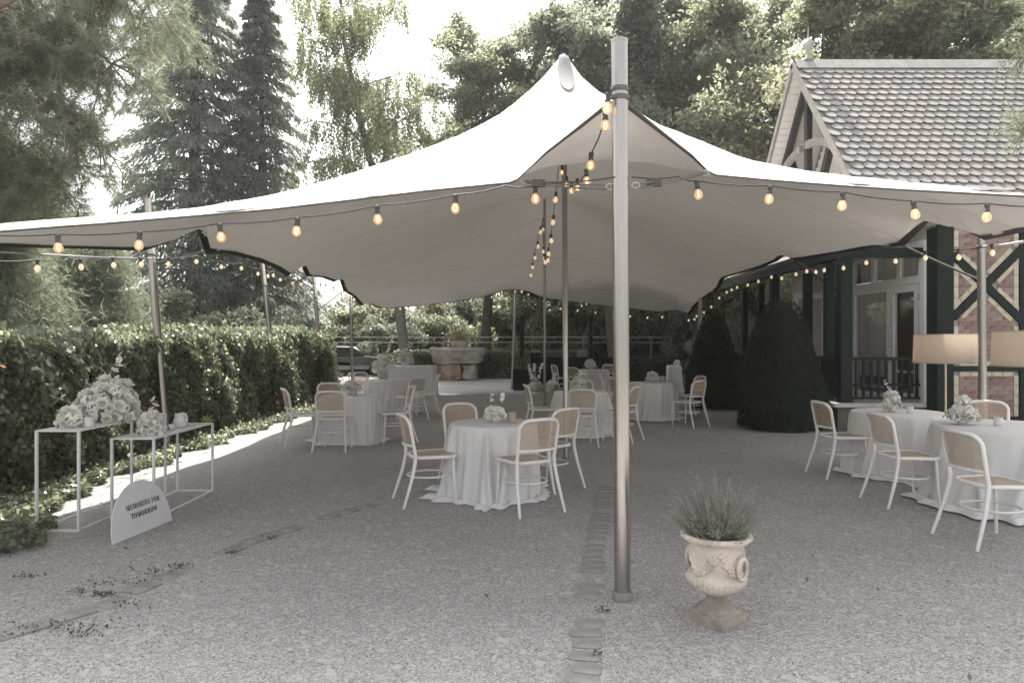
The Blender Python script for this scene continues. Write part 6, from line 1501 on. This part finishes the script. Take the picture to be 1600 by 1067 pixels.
# large soft-needled pine reaching in from the left
def pine(label, base, limbs, seed, name='pine_tree', tuft=.20, group=None, trunk=None, dens=1.0, m='pine'):
    rg = np.random.default_rng(seed); t = thing(name, base, label, 'tree', group); b = MB(); C = []; A_ = []
    if trunk is not None: b.tube(trunk[0], trunk[1], 12, caps=False)
    for (p0, p1, r0, nsub, spread, sag) in limbs:
        p0, p1 = np.array(p0, float), np.array(p1, float); n = 10; pts = []
        for k in range(n + 1):
            f_ = k / n; p = p0 * (1 - f_) + p1 * f_ + (0, 0, sag * 4 * f_ * (1 - f_)) + rg.normal(size=3) * .05 * (0 < k < n); pts.append(p)
        b.tube(pts, np.linspace(r0, r0 * .25, n + 1), 7, caps=False); pts = np.array(pts); ax = (p1 - p0) / np.linalg.norm(p1 - p0)
        for k in range(nsub):
            f_ = rg.uniform(.12, 1); q_ = pts[min(int(f_ * n), n - 1)]; d = ax * .6 + rg.normal(size=3) * .7 + (0, 0, -.25); L = spread * rg.uniform(.5, 1.1)
            sp_, _ = limb(b, q_, d, L, .016, rg, 4, droop=.20, wob=.18, nseg=6)
            for s0 in sp_[1:]:
                for _ in range(int(3 * dens)):
                    d2 = rg.normal(size=3) * .6 + d / np.linalg.norm(d) * .5 + (0, 0, -.15); L2 = rg.uniform(.15, .42); e_ = s0 + d2 / np.linalg.norm(d2) * L2
                    b.tube([s0, (s0 + e_) / 2, e_], .004, 3, caps=False)
                    for g_ in np.linspace(.35, 1.0, 4): C.append(s0 * (1 - g_) + e_ * g_); A_.append(d2 / np.linalg.norm(d2))
    C = np.array(C); A_ = np.array(A_); k = 9
    CC = np.repeat(C, k, 0); AA_ = np.repeat(A_, k, 0) * .55 + rg.normal(size=(len(C) * k, 3)) * .5 + (0, 0, -.32); AA_ /= np.linalg.norm(AA_, axis=1, keepdims=True)
    L = rg.uniform(.6, 1.1, (len(CC), 1)) * tuft; sd_ = np.cross(AA_, rg.normal(size=AA_.shape)); sd_ /= np.linalg.norm(sd_, axis=1, keepdims=True)
    V = np.stack([CC - sd_ * .0034, CC + sd_ * .0034, CC + AA_ * L], 1).reshape(-1, 3); Fc = np.arange(len(V)).reshape(-1, 3)
    b.build('trunk', M['pinebark'], t, True); put('crown', npmesh('crown', V - WL[t.name], Fc, M[m]), t)
    return len(CC)
Q = lambda px, py, Y: P(px, py, Y)
nn_ = pine('big soft-needled pine reaching into the upper left corner', (-9.6, 9.5, 0),
     [(Q(-260, 130, 9.2), Q(60, -25, 8.8), .20, 3, .7, .0), (Q(-250, 10, 10), Q(60, 25, 9.6), .10, 20, 1.1, .25), (Q(-250, -40, 10), Q(230, -10, 10), .10, 34, 1.1, .35), (Q(-60, 10, 9.8), Q(215, 110, 9.4), .06, 40, 1.0, .1), (Q(-80, 60, 9.8), Q(150, 200, 9.2), .06, 42, 1.0, .1),
      (Q(-160, 130, 10), Q(110, 290, 9.6), .06, 40, .95, .15), (Q(-200, 200, 10.5), Q(60, 240, 10.6), .06, 34, 1.0, .1), (Q(-60, -40, 11), Q(290, 50, 11), .05, 30, .9, .1), (Q(-40, 60, 11.5), Q(130, 60, 12), .05, 26, 1.0, .1), (Q(-160, 240, 11), Q(90, 330, 11), .05, 26, .9, .0), (Q(-200, 330, 12), Q(20, 330, 12), .05, 18, .9, .0)],
     31, trunk=([(-9.6, 9.5, 0), (-9.4, 9.5, 3), (-9.2, 9.6, 7), (-8.9, 9.7, 12)], [.34, .3, .24, .12]))
# lower pines behind the hedge, mesh shared
def bushy_pine(seed, rx, h, n, m='pine'):
    rg = np.random.default_rng(seed); b = MB(); b.tube([(0, 0, 0), (0, 0, h * .9)], [.14, .03], 8, caps=False); nc = 90
    f_ = rg.uniform(.05, 1, nc); az = rg.uniform(0, 6.28, nc); rr_ = rx * (1.05 - f_) ** .6 * rg.uniform(.5, 1.0, nc); ce = np.c_[rr_ * np.cos(az), rr_ * np.sin(az), h * f_]
    for c in ce[::2]: b.tube([(0, 0, c[2] * .85), c * (.5, .5, .95), c], [.03, .02, .008], 4, caps=False)
    pk = rg.integers(0, nc, n // 6); T = ce[pk] + rg.normal(size=(len(pk), 3)) * .34 * rx / 2
    CC = np.repeat(T, 6, 0); d = rg.normal(size=CC.shape) * .6 + (0, 0, -.35) + np.repeat(T * (1, 1, 0) / (np.linalg.norm(T[:, :2], axis=1, keepdims=True) + .1), 6, 0) * .5; d /= np.linalg.norm(d, axis=1, keepdims=True)
    sd_ = np.cross(d, rg.normal(size=d.shape)); sd_ /= np.linalg.norm(sd_, axis=1, keepdims=True); L = rg.uniform(.12, .24, (len(CC), 1))
    V = np.stack([CC - sd_ * .007, CC + sd_ * .007, CC + d * L], 1).reshape(-1, 3)
    return b.mesh('trunk', M['pinebark'], True), npmesh('crown', V, np.arange(len(V)).reshape(-1, 3), M[m])
pr_p = bushy_pine(5, 1.9, 4.6, 90000)
for x, y, s, lb_ in ((-8.8, 11.5, .82, 'bushy soft pine just behind the near end of the hedge'), (-12.3, 13.5, 1.0, 'bushy soft pine under the big pine, farther left'), (-9.6, 15.5, .86, 'bushy pine behind the hedge, left of the first leaning pole'), (-12.2, 18.5, 1.05, 'taller bushy pine left of the dark spruces'), (-16.5, 19.0, 1.3, 'large bushy pine at the left edge far behind the hedge')):
    plant('bushy_pine', pr_p, x, y, lb_, 'tree', 'bushy pines behind the hedge', s, rnd.uniform(0, 6))
# conifer twigs reaching in at the right edge
pine('drooping conifer branches at the right edge before the roof', (9.6, 8.6, 0),
     [(Q(1900, 40, 8.8), Q(1600, 60, 8.9), .04, 14, .55, .1), (Q(1900, 170, 8.6), Q(1612, 190, 8.7), .04, 12, .5, .05), (Q(1900, 290, 8.6), Q(1618, 270, 8.6), .04, 10, .4, .05), (Q(1850, 400, 8.6), Q(1650, 360, 8.6), .03, 6, .35, .0), (Q(1900, -40, 9), Q(1590, -10, 9), .04, 12, .6, .1)],
     33, name='larch_tree', tuft=.12, trunk=([(9.6, 8.6, 0), (9.6, 8.6, 7)], [.16, .08]), dens=1.0)
print('pine needles', nn_)

# ------------------------------------------------------------ thin haze box, added to lift the dark tones of the trees
hm = bpy.data.materials.new('haze'); hm.use_nodes = True; nt = hm.node_tree; nt.nodes.remove(nt.nodes['Principled BSDF'])
vp = nt.nodes.new('ShaderNodeVolumePrincipled'); vp.inputs['Color'].default_value = (0.96, 0.955, 0.95, 1); vp.inputs['Density'].default_value = HAZE; vp.inputs['Anisotropy'].default_value = 0.2
lnk(nt, vp.outputs['Volume'], nt.nodes['Material Output'].inputs['Volume'])
tag(MB().bx(-70, 70, -12, 75, -1.1, 27).build('haze', hm), kind='stuff')
SC.cycles.volume_bounces = 1
